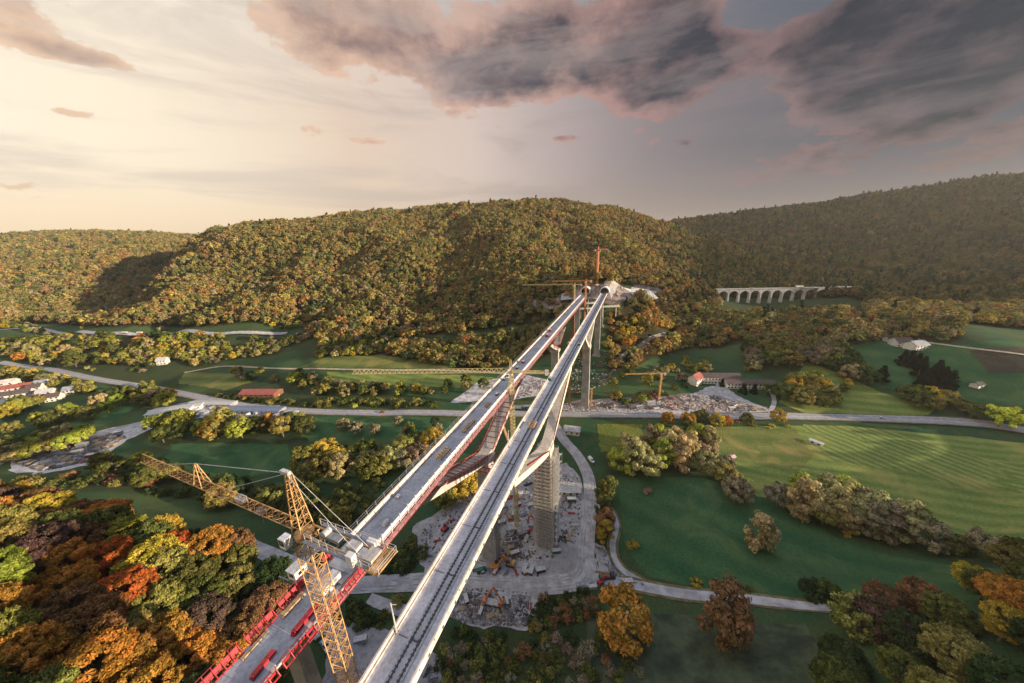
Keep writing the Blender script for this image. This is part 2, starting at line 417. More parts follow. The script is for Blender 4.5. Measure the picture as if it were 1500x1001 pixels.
_W = np.linalg.solve(_S, np.append(CP[:, 2], 0))
def rbf(x, y):
    out = np.empty(x.size); xf, yf = x.ravel(), y.ravel()
    for i in range(0, x.size, 20000):
        d = np.sqrt((xf[i:i + 20000, None] - CP[None, :, 0]) ** 2 + (yf[i:i + 20000, None] - CP[None, :, 1]) ** 2 + PC * PC)
        out[i:i + 20000] = -d @ _W[:_n] + _W[_n]
    return out.reshape(x.shape)
def vnoise(x, y, s, seed):
    """smooth value noise"""
    rg = np.random.RandomState(seed); G = rg.rand(256, 256)
    u, v = x / s, y / s; i, j = np.floor(u).astype(int), np.floor(v).astype(int); fu, fv = u - i, v - j
    fu = fu * fu * (3 - 2 * fu); fv = fv * fv * (3 - 2 * fv)
    g = lambda a, b: G[a % 256, b % 256]
    return (g(i, j) * (1 - fu) + g(i + 1, j) * fu) * (1 - fv) + (g(i, j + 1) * (1 - fu) + g(i + 1, j + 1) * fu) * fv
def axis(lo, a, b, hi, fine, grow):
    mid = list(np.arange(a, b + fine, fine)); st = fine; L = []; q = a
    while q > lo: st *= grow; q -= st; L.append(q)
    st = fine; Rr = []; q = mid[-1]
    while q < hi: st *= grow; q += st; Rr.append(q)
    return np.array(L[::-1] + mid + Rr)
GX = axis(-6500, -500, 640, 6500, 5.0, 1.045)
GY = axis(-3000, -60, 620, 6500, 5.0, 1.045)
gx, gy = np.meshgrid(GX, GY)
gz = rbf(gx, gy)
_h = np.clip((gz - 45) / 60, 0, 1) * np.clip((np.hypot(gx, gy) - 420) / 200, 0, 1)
gz = gz + _h * (((vnoise(gx, gy * 0.4, 70, 3) - 0.5) * 40 * np.clip((300 - gz) / 160, 0.12, 1) * np.clip((1150 - gy) / 350, .15, 1) + (vnoise(gx, gy, 34, 5) - 0.5) * 9))
gz = np.maximum(gz, -1.5 + 0 * gz)
gz += (vnoise(gx, gy, 24, 8) - 0.5) * 0.8
def gzat(x, y):
    x = np.asarray(x, float); y = np.asarray(y, float)
    i = np.clip(np.searchsorted(GX, x) - 1, 0, len(GX) - 2); j = np.clip(np.searchsorted(GY, y) - 1, 0, len(GY) - 2)
    u = (x - GX[i]) / (GX[i + 1] - GX[i]); v = (y - GY[j]) / (GY[j + 1] - GY[j])
    return (gz[j, i] * (1 - u) + gz[j, i + 1] * u) * (1 - v) + (gz[j + 1, i] * (1 - u) + gz[j + 1, i + 1] * u) * v
def gp(px, py, tmin=0.06):
    """where the sight line through px, py first meets the ground"""
    d = (px - 750) * _r - (py - 500.5) * _u + FOC * _f
    t = np.geomspace(tmin, 8, 1600)
    h = CZ + d[2] * t - gzat(d[0] * t, d[1] * t)
    k = np.argmax(h < 0)
    if h[k] >= 0: k = len(t) - 1
    a, b = t[max(k - 1, 0)], t[k]
    for _ in range(18):
        m = (a + b) / 2
        if CZ + d[2] * m - float(gzat(d[0] * m, d[1] * m)) < 0: b = m
        else: a = m
    x, y = d[0] * b, d[1] * b
    return np.array([x, y, float(gzat(x, y))])
def inpoly(x, y, P):
    x = np.asarray(x, float); y = np.asarray(y, float); r = np.zeros(x.shape, bool); n = len(P)
    for i in range(n):
        x0, y0 = P[i]; x1, y1 = P[(i + 1) % n]
        c = ((y0 > y) != (y1 > y)) & (x < (x1 - x0) * (y - y0) / ((y1 - y0) or 1e-9) + x0)
        r ^= c
    return r
# where the big woods stand (outlines are turned into ground outlines below)
WOODPX = [
    [(880, 395), (975, 395), (990, 432), (955, 422), (905, 417), (880, 416)],
    [(560, 470), (640, 462), (700, 446), (850, 410), (905, 410), (850, 425), (835, 447), (760, 462), (700, 478), (600, 486)],
    [(985, 430), (1040, 434), (1062, 464), (1240, 460), (1290, 500), (1200, 515), (1150, 520), (1080, 500), (1010, 480), (960, 440)],
    [(-400, 478), (60, 474), (140, 479), (300, 479), (350, 474), (440, 474), (560, 470), (640, 464), (700, 448), (760, 438), (828, 424), (850, 412), (905, 412), (945, 408), (968, 418), (985, 432), (1040, 436), (1062, 436), (1150, 438), (1240, 436), (1260, 440), (1290, 500), (1400, 502), (1412, 474), (1500, 484), (1900, 500), (1900, 100), (-400, 250)],
    [(975, 432), (1060, 464), (1150, 466), (1240, 460), (1290, 500), (1230, 494), (1240, 505), (1180, 512), (1140, 520), (1090, 505), (1050, 480), (1000, 470)],
    [(700, 500), (790, 478), (822, 482), (812, 520), (760, 532), (700, 545), (640, 538), (600, 532), (560, 515), (620, 505)],
    [(888, 462), (930, 440), (975, 436), (1060, 475), (1085, 502), (1060, 510), (1000, 512), (955, 525), (920, 545), (888, 545)],
    [(440, 480), (590, 472), (720, 462), (800, 448), (838, 446), (836, 466), (700, 486), (590, 496), (470, 500)],
]
SCRUBPX = [
    [(1030, 415), (1270, 415), (1280, 470), (1040, 470)],
    [(0, 498), (130, 492), (440, 494), (440, 512), (330, 530), (270, 545), (262, 575), (150, 560), (0, 525)], [(440, 494), (700, 488), (700, 535), (560, 522), (440, 530)],
    [(340, 552), (470, 556), (640, 588), (640, 602), (440, 598), (285, 582)], [(640, 912), (880, 925), (960, 985), (900, 1040), (640, 1040)], [(800, 868), (880, 872), (880, 915), (780, 930)],
    [(400, 835), (520, 870), (500, 900), (420, 900)], [(880, 745), (902, 760), (895, 800), (905, 840), (872, 790)], [(130, 690), (300, 680), (540, 750), (500, 780), (280, 735), (100, 715)], [(150, 570), (280, 580), (230, 606), (150, 600)],
    [(215, 622), (460, 615), (460, 650), (230, 655)], [(1085, 500), (1200, 510), (1280, 560), (1200, 550), (1215, 605), (1145, 605), (1150, 560), (1090, 545)], [(875, 665), (1045, 655), (1045, 700), (890, 700)], [(1155, 745), (1345, 785), (1330, 805), (1150, 765)], [(1345, 805), (1500, 830), (1500, 845), (1340, 815)]]
def scrub_mask(x, y, z):
    px, py, k = pr(np.stack([x, y, z], -1)); r = np.zeros(np.shape(x), bool)
    for P in SCRUBPX: r |= inpoly(px, py, P)
    return r & (k > 5)
def wood_mask(x, y, z):
    px, py, k = pr(np.stack([x, y, z], -1))
    r = np.zeros(np.shape(x), bool)
    for P in WOODPX: r |= inpoly(px, py, P)
    r &= k > 5
    r |= (k <= 5) & (np.abs(x) + np.abs(y) > 150)
    r |= (z > 34) & (y < 160) & (np.hypot(x, y) > 140)
    r |= (np.hypot(x, y) > 700) & ((px < -20) | (px > 1520))
    return r

# ------------------------------------------------------------------ ground
def ground_mat():
    m = bpy.data.materials.new('meadow_and_forest_floor'); m.use_nodes = True
    N = NT(m.node_tree); bs = m.node_tree.nodes['Principled BSDF']
    tc = N.n('ShaderNodeTexCoord'); P = tc.outputs['Object']
    big = N.noise(P, 0.012, 5, 0.6); med = N.noise(P, 0.09, 6, 0.65); fine = N.noise(P, 1.1, 4, 0.7)
    g = N.mix(N.ss(big, 0.38, 0.62), (0.036, 0.098, 0.046), (0.088, 0.14, 0.05))
    g = N.mix(N.ss(med, 0.42, 0.66, 0, 0.75), g, (0.10, 0.115, 0.04))
    g = N.mix(N.ss(N.noise(P, 0.03, 6, 0.65, 1.0), 0.5, 0.68, 0, 0.7), g, (0.09, 0.085, 0.04))
    g = N.mix(N.ss(fine, 0.3, 0.7, 0, 0.45), g, (0.012, 0.032, 0.014))
    fl = N.mix(N.ss(med, 0.35, 0.65), (0.035, 0.028, 0.014), (0.075, 0.055, 0.025))
    fl = N.mix(N.ss(fine, 0.3, 0.7, 0, 0.6), fl, (0.02, 0.028, 0.01))
    w = N.n('ShaderNodeAttribute', attribute_name='wood')
    N.t.links.new(N.mix(w.outputs['Fac'], g, fl), bs.inputs['Base Color'])
    bs.inputs['Roughness'].default_value = 1.0; bs.inputs['Specular IOR Level'].default_value = 0.1
    b = N.n('ShaderNodeBump'); b.inputs['Strength'].default_value = 0.8; b.inputs['Distance'].default_value = 0.6
    N.t.links.new(N.m('ADD', med, fine), b.inputs['Height']); N.t.links.new(b.outputs[0], bs.inputs['Normal'])
    return m
ny, nx = gx.shape
idx = np.arange(nx * ny).reshape(ny, nx)
Fq = np.stack([idx[:-1, :-1], idx[:-1, 1:], idx[1:, 1:], idx[1:, :-1]], -1).reshape(-1, 4)
gme = mesh_np('ground', np.stack([gx, gy, gz], -1).reshape(-1, 3), Fq, True)
wm = np.maximum(wood_mask(gx, gy, gz).astype(np.float32), 0.5 * scrub_mask(gx, gy, gz))
wa = gme.attributes.new('wood', 'FLOAT', 'POINT'); wa.data.foreach_set('value', wm.ravel())
tag(link('ground', gme, ground_mat()), kind='structure')

def drape(poly, step, dz):
    """flat piece of the ground inside a world outline, a little above it"""
    P = [np.array(p[:2], float) for p in poly]; B = []
    for i in range(len(P)):
        a, b = P[i], P[(i + 1) % len(P)]; n = max(1, int(np.linalg.norm(b - a) / step))
        B += [a + (b - a) * k / n for k in range(n)]
    xs = [p[0] for p in B]; ys = [p[1] for p in B]
    X, Y = np.meshgrid(np.arange(min(xs), max(xs), step), np.arange(min(ys), max(ys), step))
    k = inpoly(X, Y, [tuple(p) for p in P])
    pts = [Vector(p) for p in B] + [Vector((a, b)) for a, b in zip(X[k], Y[k])]
    n = len(B); res = delaunay_2d_cdt(pts, [(i, (i + 1) % n) for i in range(n)], [], 1, 1e-3)
    V = np.array([(v.x, v.y) for v in res[0]]); Z = gzat(V[:, 0], V[:, 1]) + dz
    me = bpy.data.meshes.new('sheet'); me.from_pydata([(a, b, c) for (a, b), c in zip(V, Z)], [], [list(f) for f in res[2]])
    me.update()
    bm = bmesh.new(); bm.from_mesh(me); bmesh.ops.recalc_face_normals(bm, faces=bm.faces[:])
    if sum(f.normal.z for f in bm.faces) < 0: bmesh.ops.reverse_faces(bm, faces=bm.faces[:])
    bm.to_mesh(me); bm.free()
    for p in me.polygons: p.use_smooth = True
    return me
def patch(name, px, m, dz=0.12, step=4.0, world_pts=None, rough=0.0):
    P = world_pts or [gp(*q)[:2] for q in px]
    if rough:      # ragged outline, as real yards and fields have
        rg = random.Random(len(px) * 7 + int(px[0][0])); Q = []
        for i in range(len(P)):
            a, b = P[i], P[(i + 1) % len(P)]; L = np.linalg.norm(b - a); n = max(1, int(L / (rough * 3)))
            for k in range(n): Q.append(a + (b - a) * k / n + np.array([rg.uniform(-1, 1), rg.uniform(-1, 1)]) * rough * (0 if k == 0 else 1))
        P = Q
    return tag(link(name, drape(P, step, dz), m), kind='structure')
def curve(P, step):
    """smooth curve through the points"""
    P = [np.array(p[:2], float) for p in P]; out = []
    Q = [2 * P[0] - P[1]] + P + [2 * P[-1] - P[-2]]
    for i in range(1, len(Q) - 2):
        n = max(2, int(np.linalg.norm(Q[i + 1] - Q[i]) / step))
        for k in range(n):
            t = k / n; a, b, c, d = Q[i - 1:i + 3]
            out.append(0.5 * (2 * b + (c - a) * t + (2 * a - 5 * b + 4 * c - d) * t * t + (3 * b - a - 3 * c + d) * t ** 3))
    out.append(P[-1]); return np.array(out)
ROADS = []
def strip(name, C, w, m, dz, off=0.0, segs=4):
    T = np.gradient(C, axis=0); T /= np.linalg.norm(T, axis=1)[:, None]; Nn = np.stack([T[:, 1], -T[:, 0]], 1)
    cols_ = [C + Nn * (off - w / 2 + w * k / segs) for k in range(segs + 1)]
    V = np.stack(cols_, 1); Z = gzat(V[..., 0], V[..., 1]); Z = Z * 0.3 + Z.mean(1, keepdims=True) * 0.7
    Z = np.maximum(Z, gzat(V[..., 0], V[..., 1])) + dz
    n = len(C); I = np.arange(n * (segs + 1)).reshape(n, segs + 1)
    f = np.stack([I[:-1, :-1], I[:-1, 1:], I[1:, 1:], I[1:, :-1]], -1).reshape(-1, 4)
    return tag(link(name, mesh_np(name, np.concatenate([V, Z[..., None]], -1).reshape(-1, 3), f, True), m), kind='structure')
def road(name, px, w, m, dz=0.3, lines=False, verge=None, pts=None):
    C = curve(pts if pts is not None else [gp(*q) for q in px], 2.5)
    ROADS.append((C, w))
    if verge: strip('verge', C, w + 2.6, verge, dz - 0.1)
    strip(name, C, w, m, dz)
    if lines:
        strip('road_markings', C, 0.22, WHITE, dz + 0.05, 0, 1)
        for s in (-1, 1): strip('road_markings', C, 0.2, WHITE, dz + 0.05, s * (w / 2 - 0.5), 1)
    return C
ASPH = mat('worn_asphalt', (0.33, 0.31, 0.315), 0.9, 0.2, 0.35)
DUST = mat('dusty_track', (0.42, 0.395, 0.39), 0.95, 0.28, 0.25)
PALE = mat('pale_gravel', (0.52, 0.48, 0.46), 0.95, 0.35, 0.22)
PATHM = mat('farm_path', (0.46, 0.38, 0.25), 0.95, 0.25, 0.3)
VERGE = mat('dry_verge', (0.16, 0.13, 0.055), 1.0, 0.4, 0.25)
def gravel_mat(name, a, b, c):
    m = bpy.data.materials.new(name); m.use_nodes = True
    N = NT(m.node_tree); bs = m.node_tree.nodes['Principled BSDF']; P = N.n('ShaderNodeTexCoord').outputs['Object']
    x = N.mix(N.ss(N.noise(P, 0.07, 6, 0.65), 0.4, 0.62), a, b)
    x = N.mix(N.ss(N.noise(P, 0.45, 6, 0.75), 0.46, 0.68), x, c)
    N.t.links.new(x, bs.inputs['Base Color']); bs.inputs['Roughness'].default_value = 1.0
    b_ = N.n('ShaderNodeBump'); b_.inputs['Strength'].default_value = 1.0; b_.inputs['Distance'].default_value = 0.5
    N.t.links.new(N.noise(P, 0.8, 5, 0.7), b_.inputs['Height']); N.t.links.new(b_.outputs[0], bs.inputs['Normal'])
    return m
YARD = gravel_mat('building_yard_gravel', (0.34, 0.32, 0.315), (0.50, 0.47, 0.46), (0.23, 0.215, 0.21))
RUBB = gravel_mat('rubble_ground', (0.20, 0.15, 0.13), (0.46, 0.37, 0.33), (0.09, 0.08, 0.07))
CHALK = gravel_mat('white_sprayed_rock', (0.50, 0.46, 0.43), (0.64, 0.60, 0.56), (0.34, 0.30, 0.27))
BARE = gravel_mat('bare_earth', (0.12, 0.09, 0.05), (0.24, 0.18, 0.10), (0.06, 0.06, 0.03))
def field_mat(name, a, b, ang, period, amt=0.6, fine=0.9):
    """grass or crop in rows"""
    m = bpy.data.materials.new(name); m.use_nodes = True
    N = NT(m.node_tree); bs = m.node_tree.nodes['Principled BSDF']; P = N.n('ShaderNodeTexCoord').outputs['Object']
    sp = N.n('ShaderNodeSeparateXYZ'); N.t.links.new(P, sp.inputs[0])
    u = N.m('ADD', N.m('MULTIPLY', sp.outputs[0], math.cos(ang)), N.m('MULTIPLY', sp.outputs[1], math.sin(ang)))
    u = N.m('ADD', u, N.m('MULTIPLY', N.noise(P, 0.05, 2), 3.0))
    w = N.m('ADD', N.m('MULTIPLY', N.m('SINE', N.m('MULTIPLY', u, 2 * math.pi / period)), 0.5), 0.5)
    f = N.m('ADD', N.m('MULTIPLY', w, amt), N.m('MULTIPLY', N.noise(P, 0.06, 5, 0.6), 1 - amt))
    x = N.mix(N.ss(f, 0.2, 0.8), a, b)
    x = N.mix(N.ss(N.noise(P, fine, 4, 0.7), 0.35, 0.7, 0, 0.45), x, tuple(v * 0.35 for v in a))
    x = N.mix(N.ss(N.noise(P, 0.035, 6, 0.62, 0.8), 0.50, 0.70, 0, 0.55), x, (b[0] * 1.5 + .02, b[1] * 1.1 + .01, b[2] * 1.2))
    x = N.mix(N.ss(N.noise(P, 0.018, 5, 0.6), 0.55, 0.7, 0, 0.5), x, tuple(v * 0.55 for v in a))
    N.t.links.new(x, bs.inputs['Base Color']); bs.inputs['Roughness'].default_value = 1.0; bs.inputs['Specular IOR Level'].default_value = 0.1
    b_ = N.n('ShaderNodeBump'); b_.inputs['Strength'].default_value = 0.9; b_.inputs['Distance'].default_value = 0.5
    N.t.links.new(N.noise(P, 0.9, 4, 0.7), b_.inputs['Height']); N.t.links.new(b_.outputs[0], bs.inputs['Normal'])
    return m
GRASS1 = field_mat('mown_grass', (0.15, 0.22, 0.05), (0.28, 0.32, 0.085), 1.2, 9, 0.35)  # sunlight on the lit fields put into a brighter grass colour
GRASS2 = field_mat('grass_strips', (0.14, 0.21, 0.05), (0.32, 0.35, 0.10), 0.35, 6, 0.45)  # strips coloured brighter to look sunlit
CORN = field_mat('maize', (0.11, 0.15, 0.03), (0.22, 0.24, 0.05), 0.2, 2.2, 0.4, 0.5)
GRASS3 = field_mat('deep_green_meadow', (0.036, 0.110, 0.046), (0.090, 0.165, 0.060), 0.9, 17, 0.22)
GRASS4 = field_mat('brown_meadow', (0.06, 0.055, 0.04), (0.10, 0.085, 0.055), 0.9, 26, 0.2)
GRASS5 = field_mat('sunny_pasture', (0.12, 0.16, 0.04), (0.24, 0.24, 0.075), 1.4, 18, 0.3)  # sunlit brightness put into the pasture colour

patch('meadow', [(905, 700), (1030, 700), (1130, 735), (1230, 790), (1340, 820), (1640, 838), (1640, 880), (1240, 880), (1100, 872), (950, 845), (915, 800)], GRASS3, 0.08, 5)
patch('meadow', [(1255, 492), (1410, 506), (1640, 520), (1640, 600), (1380, 585), (1250, 560), (1215, 530)], GRASS3, 0.08, 6)
patch('meadow', [(1420, 515), (1640, 528), (1640, 560), (1450, 548)], GRASS4, 0.16, 6)
patch('meadow', [(1180, 530), (1290, 575), (1370, 600), (1360, 608), (1180, 606), (1140, 590)], GRASS1, 0.12, 6)
patch('meadow', [(1030, 626), (1240, 624), (1420, 640), (1640, 652), (1640, 800), (1345, 765), (1200, 738), (1110, 728), (1052, 690)], GRASS1, 0.08, 6)
patch('meadow', [(1030, 628), (1166, 628), (1192, 668), (1170, 690), (1050, 668)], GRASS5, 0.14, 5)
patch('field', [(1176, 622), (1235, 624), (1330, 690), (1260, 684), (1195, 668)], GRASS2, 0.12, 4)
patch('field', [(1238, 624), (1300, 630), (1640, 700), (1640, 722), (1400, 712), (1334, 691)], GRASS2, 0.14, 4)
patch('maize_field', [(874, 621), (940, 622), (944, 665), (880, 662)], CORN, 0.12, 3, rough=1.0)
patch('meadow', [(480, 545), (690, 550), (745, 556), (720, 572), (600, 566), (470, 560)], GRASS1, 0.12, 5, rough=1.3)
patch('meadow', [(270, 545), (345, 547), (370, 560), (330, 572), (262, 562)], GRASS5, 0.12, 5, rough=1.3)
patch('meadow', [(455, 612), (610, 612), (660, 618), (655, 650), (560, 640), (470, 650), (440, 640)], GRASS3, 0.12, 5, rough=1.5)
patch('meadow', [(470, 525), (560, 520), (660, 532), (660, 540), (440, 538)], GRASS5, 0.12, 5, rough=1.3)
patch('meadow', [(60, 608), (130, 590), (200, 596), (160, 622), (60, 640)], GRASS3, 0.12, 5, rough=1.5)
patch('meadow', [(250, 650), (420, 650), (440, 690), (330, 700), (240, 680)], GRASS3, 0.12, 5, rough=1.5)
patch('meadow', [(860, 895), (1000, 900), (1180, 915), (1230, 1001), (860, 1001)], mat('rough_pasture', (0.045, 0.07, 0.035), 1.0, 0.4, 0.12, c2=(0.09, 0.11, 0.055)), 0.08, 4)
patch('yard', [(605, 772), (690, 722), (760, 690), (830, 678), (850, 700), (858, 760), (866, 800), (884, 852), (868, 862), (760, 856), (620, 846)], YARD, 0.16, 3, rough=1.2)
patch('yard', [(636, 864), (700, 856), (798, 866), (782, 922), (690, 918), (640, 900)], YARD, 0.2, 3, rough=1.0)
patch('yard', [(790, 598), (840, 588), (950, 580), (1045, 576), (1130, 600), (1126, 608), (900, 602), (800, 604)], RUBB, 0.16, 4, rough=2)
patch('yard', [(14, 676), (60, 660), (130, 638), (215, 616), (230, 625), (185, 645), (130, 682), (60, 695), (20, 692)], PALE, 0.16, 4, rough=1.5)
patch('yard', [(215, 602), (280, 588), (380, 592), (470, 605), (400, 613), (300, 612), (225, 616)], PALE, 0.2, 4, rough=1.5)
patch('yard', [(480, 905), (560, 920), (650, 960), (650, 1001), (470, 1001)], YARD, 0.14, 3, rough=1)
patch('yard', [(868, 795), (885, 800), (915, 845), (950, 862), (900, 862), (880, 842)], YARD, 0.14, 3, rough=0.6)
patch('yard', [(700, 560), (760, 548), (800, 556), (796, 580), (745, 586), (660, 590)], PALE, 0.16, 4, rough=1.5)
patch('yard', [(1040, 566), (1062, 566), (1080, 580), (1132, 604), (1100, 606), (1010, 580)], DUST, 0.22, 4, rough=0.8)
patch('earth_bank', [(120, 652), (160, 634), (175, 640), (130, 664)], RUBB, 0.3, 4, rough=1.5)
patch('portal_yard', [(832, 430), (884, 418), (930, 416), (962, 420), (980, 434), (930, 444), (880, 450), (840, 446)], RUBB, 0.2, 4, rough=2)
patch('rock_apron', [(892, 423), (925, 421), (945, 424), (968, 430), (940, 440), (895, 440)], CHALK, 0.45, 3, rough=1)
patch('cutting', [(640, 452), (700, 444), (760, 436), (832, 426), (836, 436), (760, 445), (700, 452), (645, 458)], RUBB, 0.2, 4, rough=2)
MAIN = road('road', [(0, 531), (60, 540), (120, 552), (172, 561), (225, 569), (270, 578), (330, 590), (400, 600), (450, 603), (530, 605), (620, 605), (700, 607), (800, 607), (900, 608), (1000, 610), (1130, 610), (1230, 612), (1350, 616), (1440, 622), (1520, 634)], 8.0, ASPH, 0.35, True, VERGE)
road('service_road', [(690, 596), (760, 597), (850, 600), (930, 603), (1010, 607)], 6.0, DUST, 0.45)
road('railway_bed', [(-30, 487), (60, 482), (130, 488), (190, 490), (250, 490), (300, 489), (350, 488), (420, 489)], 7.5, DUST, 0.6, False, VERGE)
road('railway_bed', [(585, 482), (640, 477), (655, 475)], 9, DUST, 0.6)
road('farm_path', [(270, 546), (330, 537), (400, 540), (480, 541), (600, 543), (700, 545), (815, 548)], 2.6, PATHM, 0.3, False, VERGE)
road('haul_road', [(812, 622), (826, 645), (846, 668), (862, 700), (864, 740), (860, 790), (858, 830)], 7.5, DUST, 0.36)
road('haul_road', [(862, 815), (850, 848), (800, 858), (720, 856), (640, 852), (560, 856), (500, 858), (450, 842), (395, 815), (360, 800)], 8.5, DUST, 0.32)
for C_, w_ in ROADS[-2:]:
    for o_ in (-2.9, -1.3, 1.2, 2.7): strip('wheel_ruts', C_, 0.55, mat('wheel_ruts', (0.37, 0.35, 0.345), 0.95, 0.35, 0.2), 0.42, o_, 1)
road('lane', [(850, 845), (900, 852), (950, 862), (1000, 871), (1100, 880), (1230, 894), (1330, 905)], 4.6, DUST, 0.34, False, VERGE)
road('lane', [(868, 742), (890, 745), (903, 768), (897, 800), (908, 832), (950, 858)], 2.8, DUST, 0.3, False, VERGE)
road('farm_path', [(1340, 500), (1400, 508), (1450, 514), (1520, 524)], 2.6, PATHM, 0.3)
road('portal_track', [(905, 528), (925, 514), (948, 500), (968, 492), (985, 488)], 4.0, mat('dark_track', (0.20, 0.19, 0.18), 0.95, 0.3, 0.3), 0.5)  # surface is a darker grey than the other tracks
road('yard_road', [(-10, 684), (30, 668), (90, 650), (150, 632), (200, 622), (240, 614)], 5.5, DUST, 0.3)
road('farm_path', [(1002, 612), (1045, 574), (1052, 562), (1040, 556)], 4, DUST, 0.4)
road('farm_path', [(1128, 606), (1134, 588), (1128, 572), (1118, 566)], 3.4, DUST, 0.4)
road('farm_path', [(540, 878), (600, 900), (640, 930)], 5, DUST, 0.3)

# ------------------------------------------------------------------ foliage
def leafcloud(rg, cl, nl, size, elong=1.0, spread=0.30, up=0.35):
    """leaf cards gathered in clumps; cl = (centre, radius, axis, tint)"""
    cs = np.array([c[0] for c in cl]); rr = np.array([c[1] for c in cl]); ax = np.array([c[2] for c in cl]); tn = np.array([c[3] for c in cl])
    k = rg.randint(0, len(cl), nl)
    u = rg.normal(size=(nl, 3)); u /= np.linalg.norm(u, axis=1)[:, None]
    r = rr[k] * (0.55 + 0.5 * rg.rand(nl))
    p = cs[k] + u * r[:, None] * np.array([1, 1, 0.8])
    o = ax[k] / (np.linalg.norm(ax[k], axis=1)[:, None] + 1e-6)
    nn = u * 0.75 + o * 0.45 + rg.normal(size=(nl, 3)) * spread; nn /= np.linalg.norm(nn, axis=1)[:, None]
    d = o * 0.6 + rg.normal(size=(nl, 3)) * 0.5; d[:, 2] += up; d -= nn * (d * nn).sum(1)[:, None]; d /= np.linalg.norm(d, axis=1)[:, None]
    w = np.cross(nn, d)
    s = size * (0.6 + 0.8 * rg.rand(nl))
    a = d * (s * elong)[:, None]; b = w * (s * 0.5)[:, None]
    V = np.stack([p - a * 0.5, p + b, p + a * 0.5 + u * (s * 0.12)[:, None], p - b], 1).reshape(-1, 3)
    F = np.arange(nl * 4).reshape(-1, 4)
    t = np.clip(tn[k] + rg.normal(size=nl) * 0.20, 0, 1)
    return V, F, t
def leafmesh(name, V, F, t, extra=None):
    me = mesh_np(name, V, F)
    a = me.attributes.new('leaf', 'FLOAT', 'FACE'); a.data.foreach_set('value', t.astype(np.float32))
    me.materials.append(None)
    return me
def clumps(rg, n, R, H, z0, r, shape='round'):
    out = []
    while len(out) < n:
        u = rg.normal(size=3); u /= np.linalg.norm(u)
        k = rg.uniform(0.5, 1.0) ** 0.5
        if shape == 'round':
            if u[2] < -0.55: continue
            c = np.array([u[0] * R * k, u[1] * R * k, z0 + H * (0.5 + 0.5 * u[2] * k)])
            ax = np.array([u[0], u[1], abs(u[2]) * 0.5 + 0.3])
        elif shape == 'column':
            h = rg.rand() ** 0.85; rad = R * math.sin(math.pi * min(0.98, 0.12 + h * 0.86)) ** 0.7 * k
            c = np.array([u[0] * rad, u[1] * rad, z0 + H * h]); ax = np.array([u[0] * 0.3, u[1] * 0.3, 1.0])
        else:       # conifer
            h = rg.rand() ** 1.3; rad = R * (1 - h) * k + 0.1
            v = u[:2] / (np.linalg.norm(u[:2]) + 1e-6); c = np.array([v[0] * rad, v[1] * rad, z0 + H * h]); ax = np.array([v[0], v[1], -0.25])
        out.append((c, r * rg.uniform(0.7, 1.25), ax, rg.uniform(0.15, 0.85)))
    return out
def crown_mesh(name, seed, shape, R, H, z0, ncl, r, nl, size, elong, spread=0.3, up=0.35):
    rg = np.random.RandomState(seed)
    cl = clumps(rg, ncl, R, H, z0, r, shape)
    V, F, t = leafcloud(rg, cl, nl, size, elong, spread, up)
    me = leafmesh(name, V, F, t); me.materials[0] = CROWN
    return me, cl
def trunk_mesh(name, seed, cl, top, r, nb):
    b = MB(); rg = random.Random(seed)
    p = Vector((0, 0, -0.8)); ax = [p]
    for k in range(1, 5): ax.append(Vector((rg.uniform(-.25, .25) * k * 0.4, rg.uniform(-.25, .25) * k * 0.4, top * k / 4)))
    for k in range(4): b.tube(ax[k], ax[k + 1], r * (1 - k * 0.2), r * (0.8 - k * 0.2), 7, False)
    for c in cl[:nb]:
        c = Vector(c[0]); h = min(top * 0.95, max(top * 0.25, c.z * rg.uniform(0.35, 0.6)))
        k = min(3, int(h / top * 4)); s = ax[k].lerp(ax[k + 1], h / top * 4 - k)
        mid = s.lerp(c, 0.5) + Vector((0, 0, 0.35))
        b.tube(s, mid, r * 0.42, r * 0.25, 5, False); b.tube(mid, c, r * 0.25, r * 0.07, 5, False)
    return b.mesh(name)
PROTO = {}
GROW = {'near_beech': 1.38, 'broad': 1.8, 'twiggy': 1.85, 'poplar': 2.15, 'conifer': 2.3, 'bush': 1.25}
def proto(kind, i, shape, R, H, z0, ncl, r, nl, size, elong, nb, tr, spread=0.3, up=0.35):
    seed = sum(map(ord, kind)) * 31 + i
    me, cl = crown_mesh(kind + '_crown', seed, shape, R, H, z0, ncl, r, nl, size, elong, spread, up)
    tm = trunk_mesh(kind + '_trunk', seed, cl, z0 + H * 0.72, tr, nb); tm.materials.append(BARK)
    PROTO.setdefault(kind, []).append((me, tm))
for i in range(6): proto('near_beech', i, 'round', 4.6, 7.8, 2.6, 150, 0.72, 21000, 0.19, 2.3, 26, 0.32, 0.62)
for i in range(6): proto('broad', i, 'round', 4.2, 7.8, 0.7, 64, 0.95, 5200, 0.36, 1.4, 12, 0.28, 0.45)
for i in range(5): proto('twiggy', i, 'round', 4.0, 7.6, 1.0, 44, 1.0, 4200, 0.26, 2.6, 34, 0.26, 0.2, 0.9)
for i in range(4): proto('poplar', i, 'column', 2.9, 10.0, 0.7, 40, 0.95, 4200, 0.30, 2.0, 24, 0.26, 0.2, 0.8)
for i in range(3): proto('conifer', i, 'cone', 3.0, 8.0, 0.2, 80, 0.7, 4200, 0.40, 1.5, 0, 0.22, 0.2, -0.2)
for i in range(4): proto('bush', i, 'round', 1.7, 2.0, 0.0, 12, 0.75, 700, 0.26, 1.4, 6, 0.06)
def jit(rg, c, a=0.16):
    k = 1 + rg.uniform(-a, a); return tuple(max(0.004, v * k * (1 + rg.uniform(-a, a) * 0.6)) for v in c)
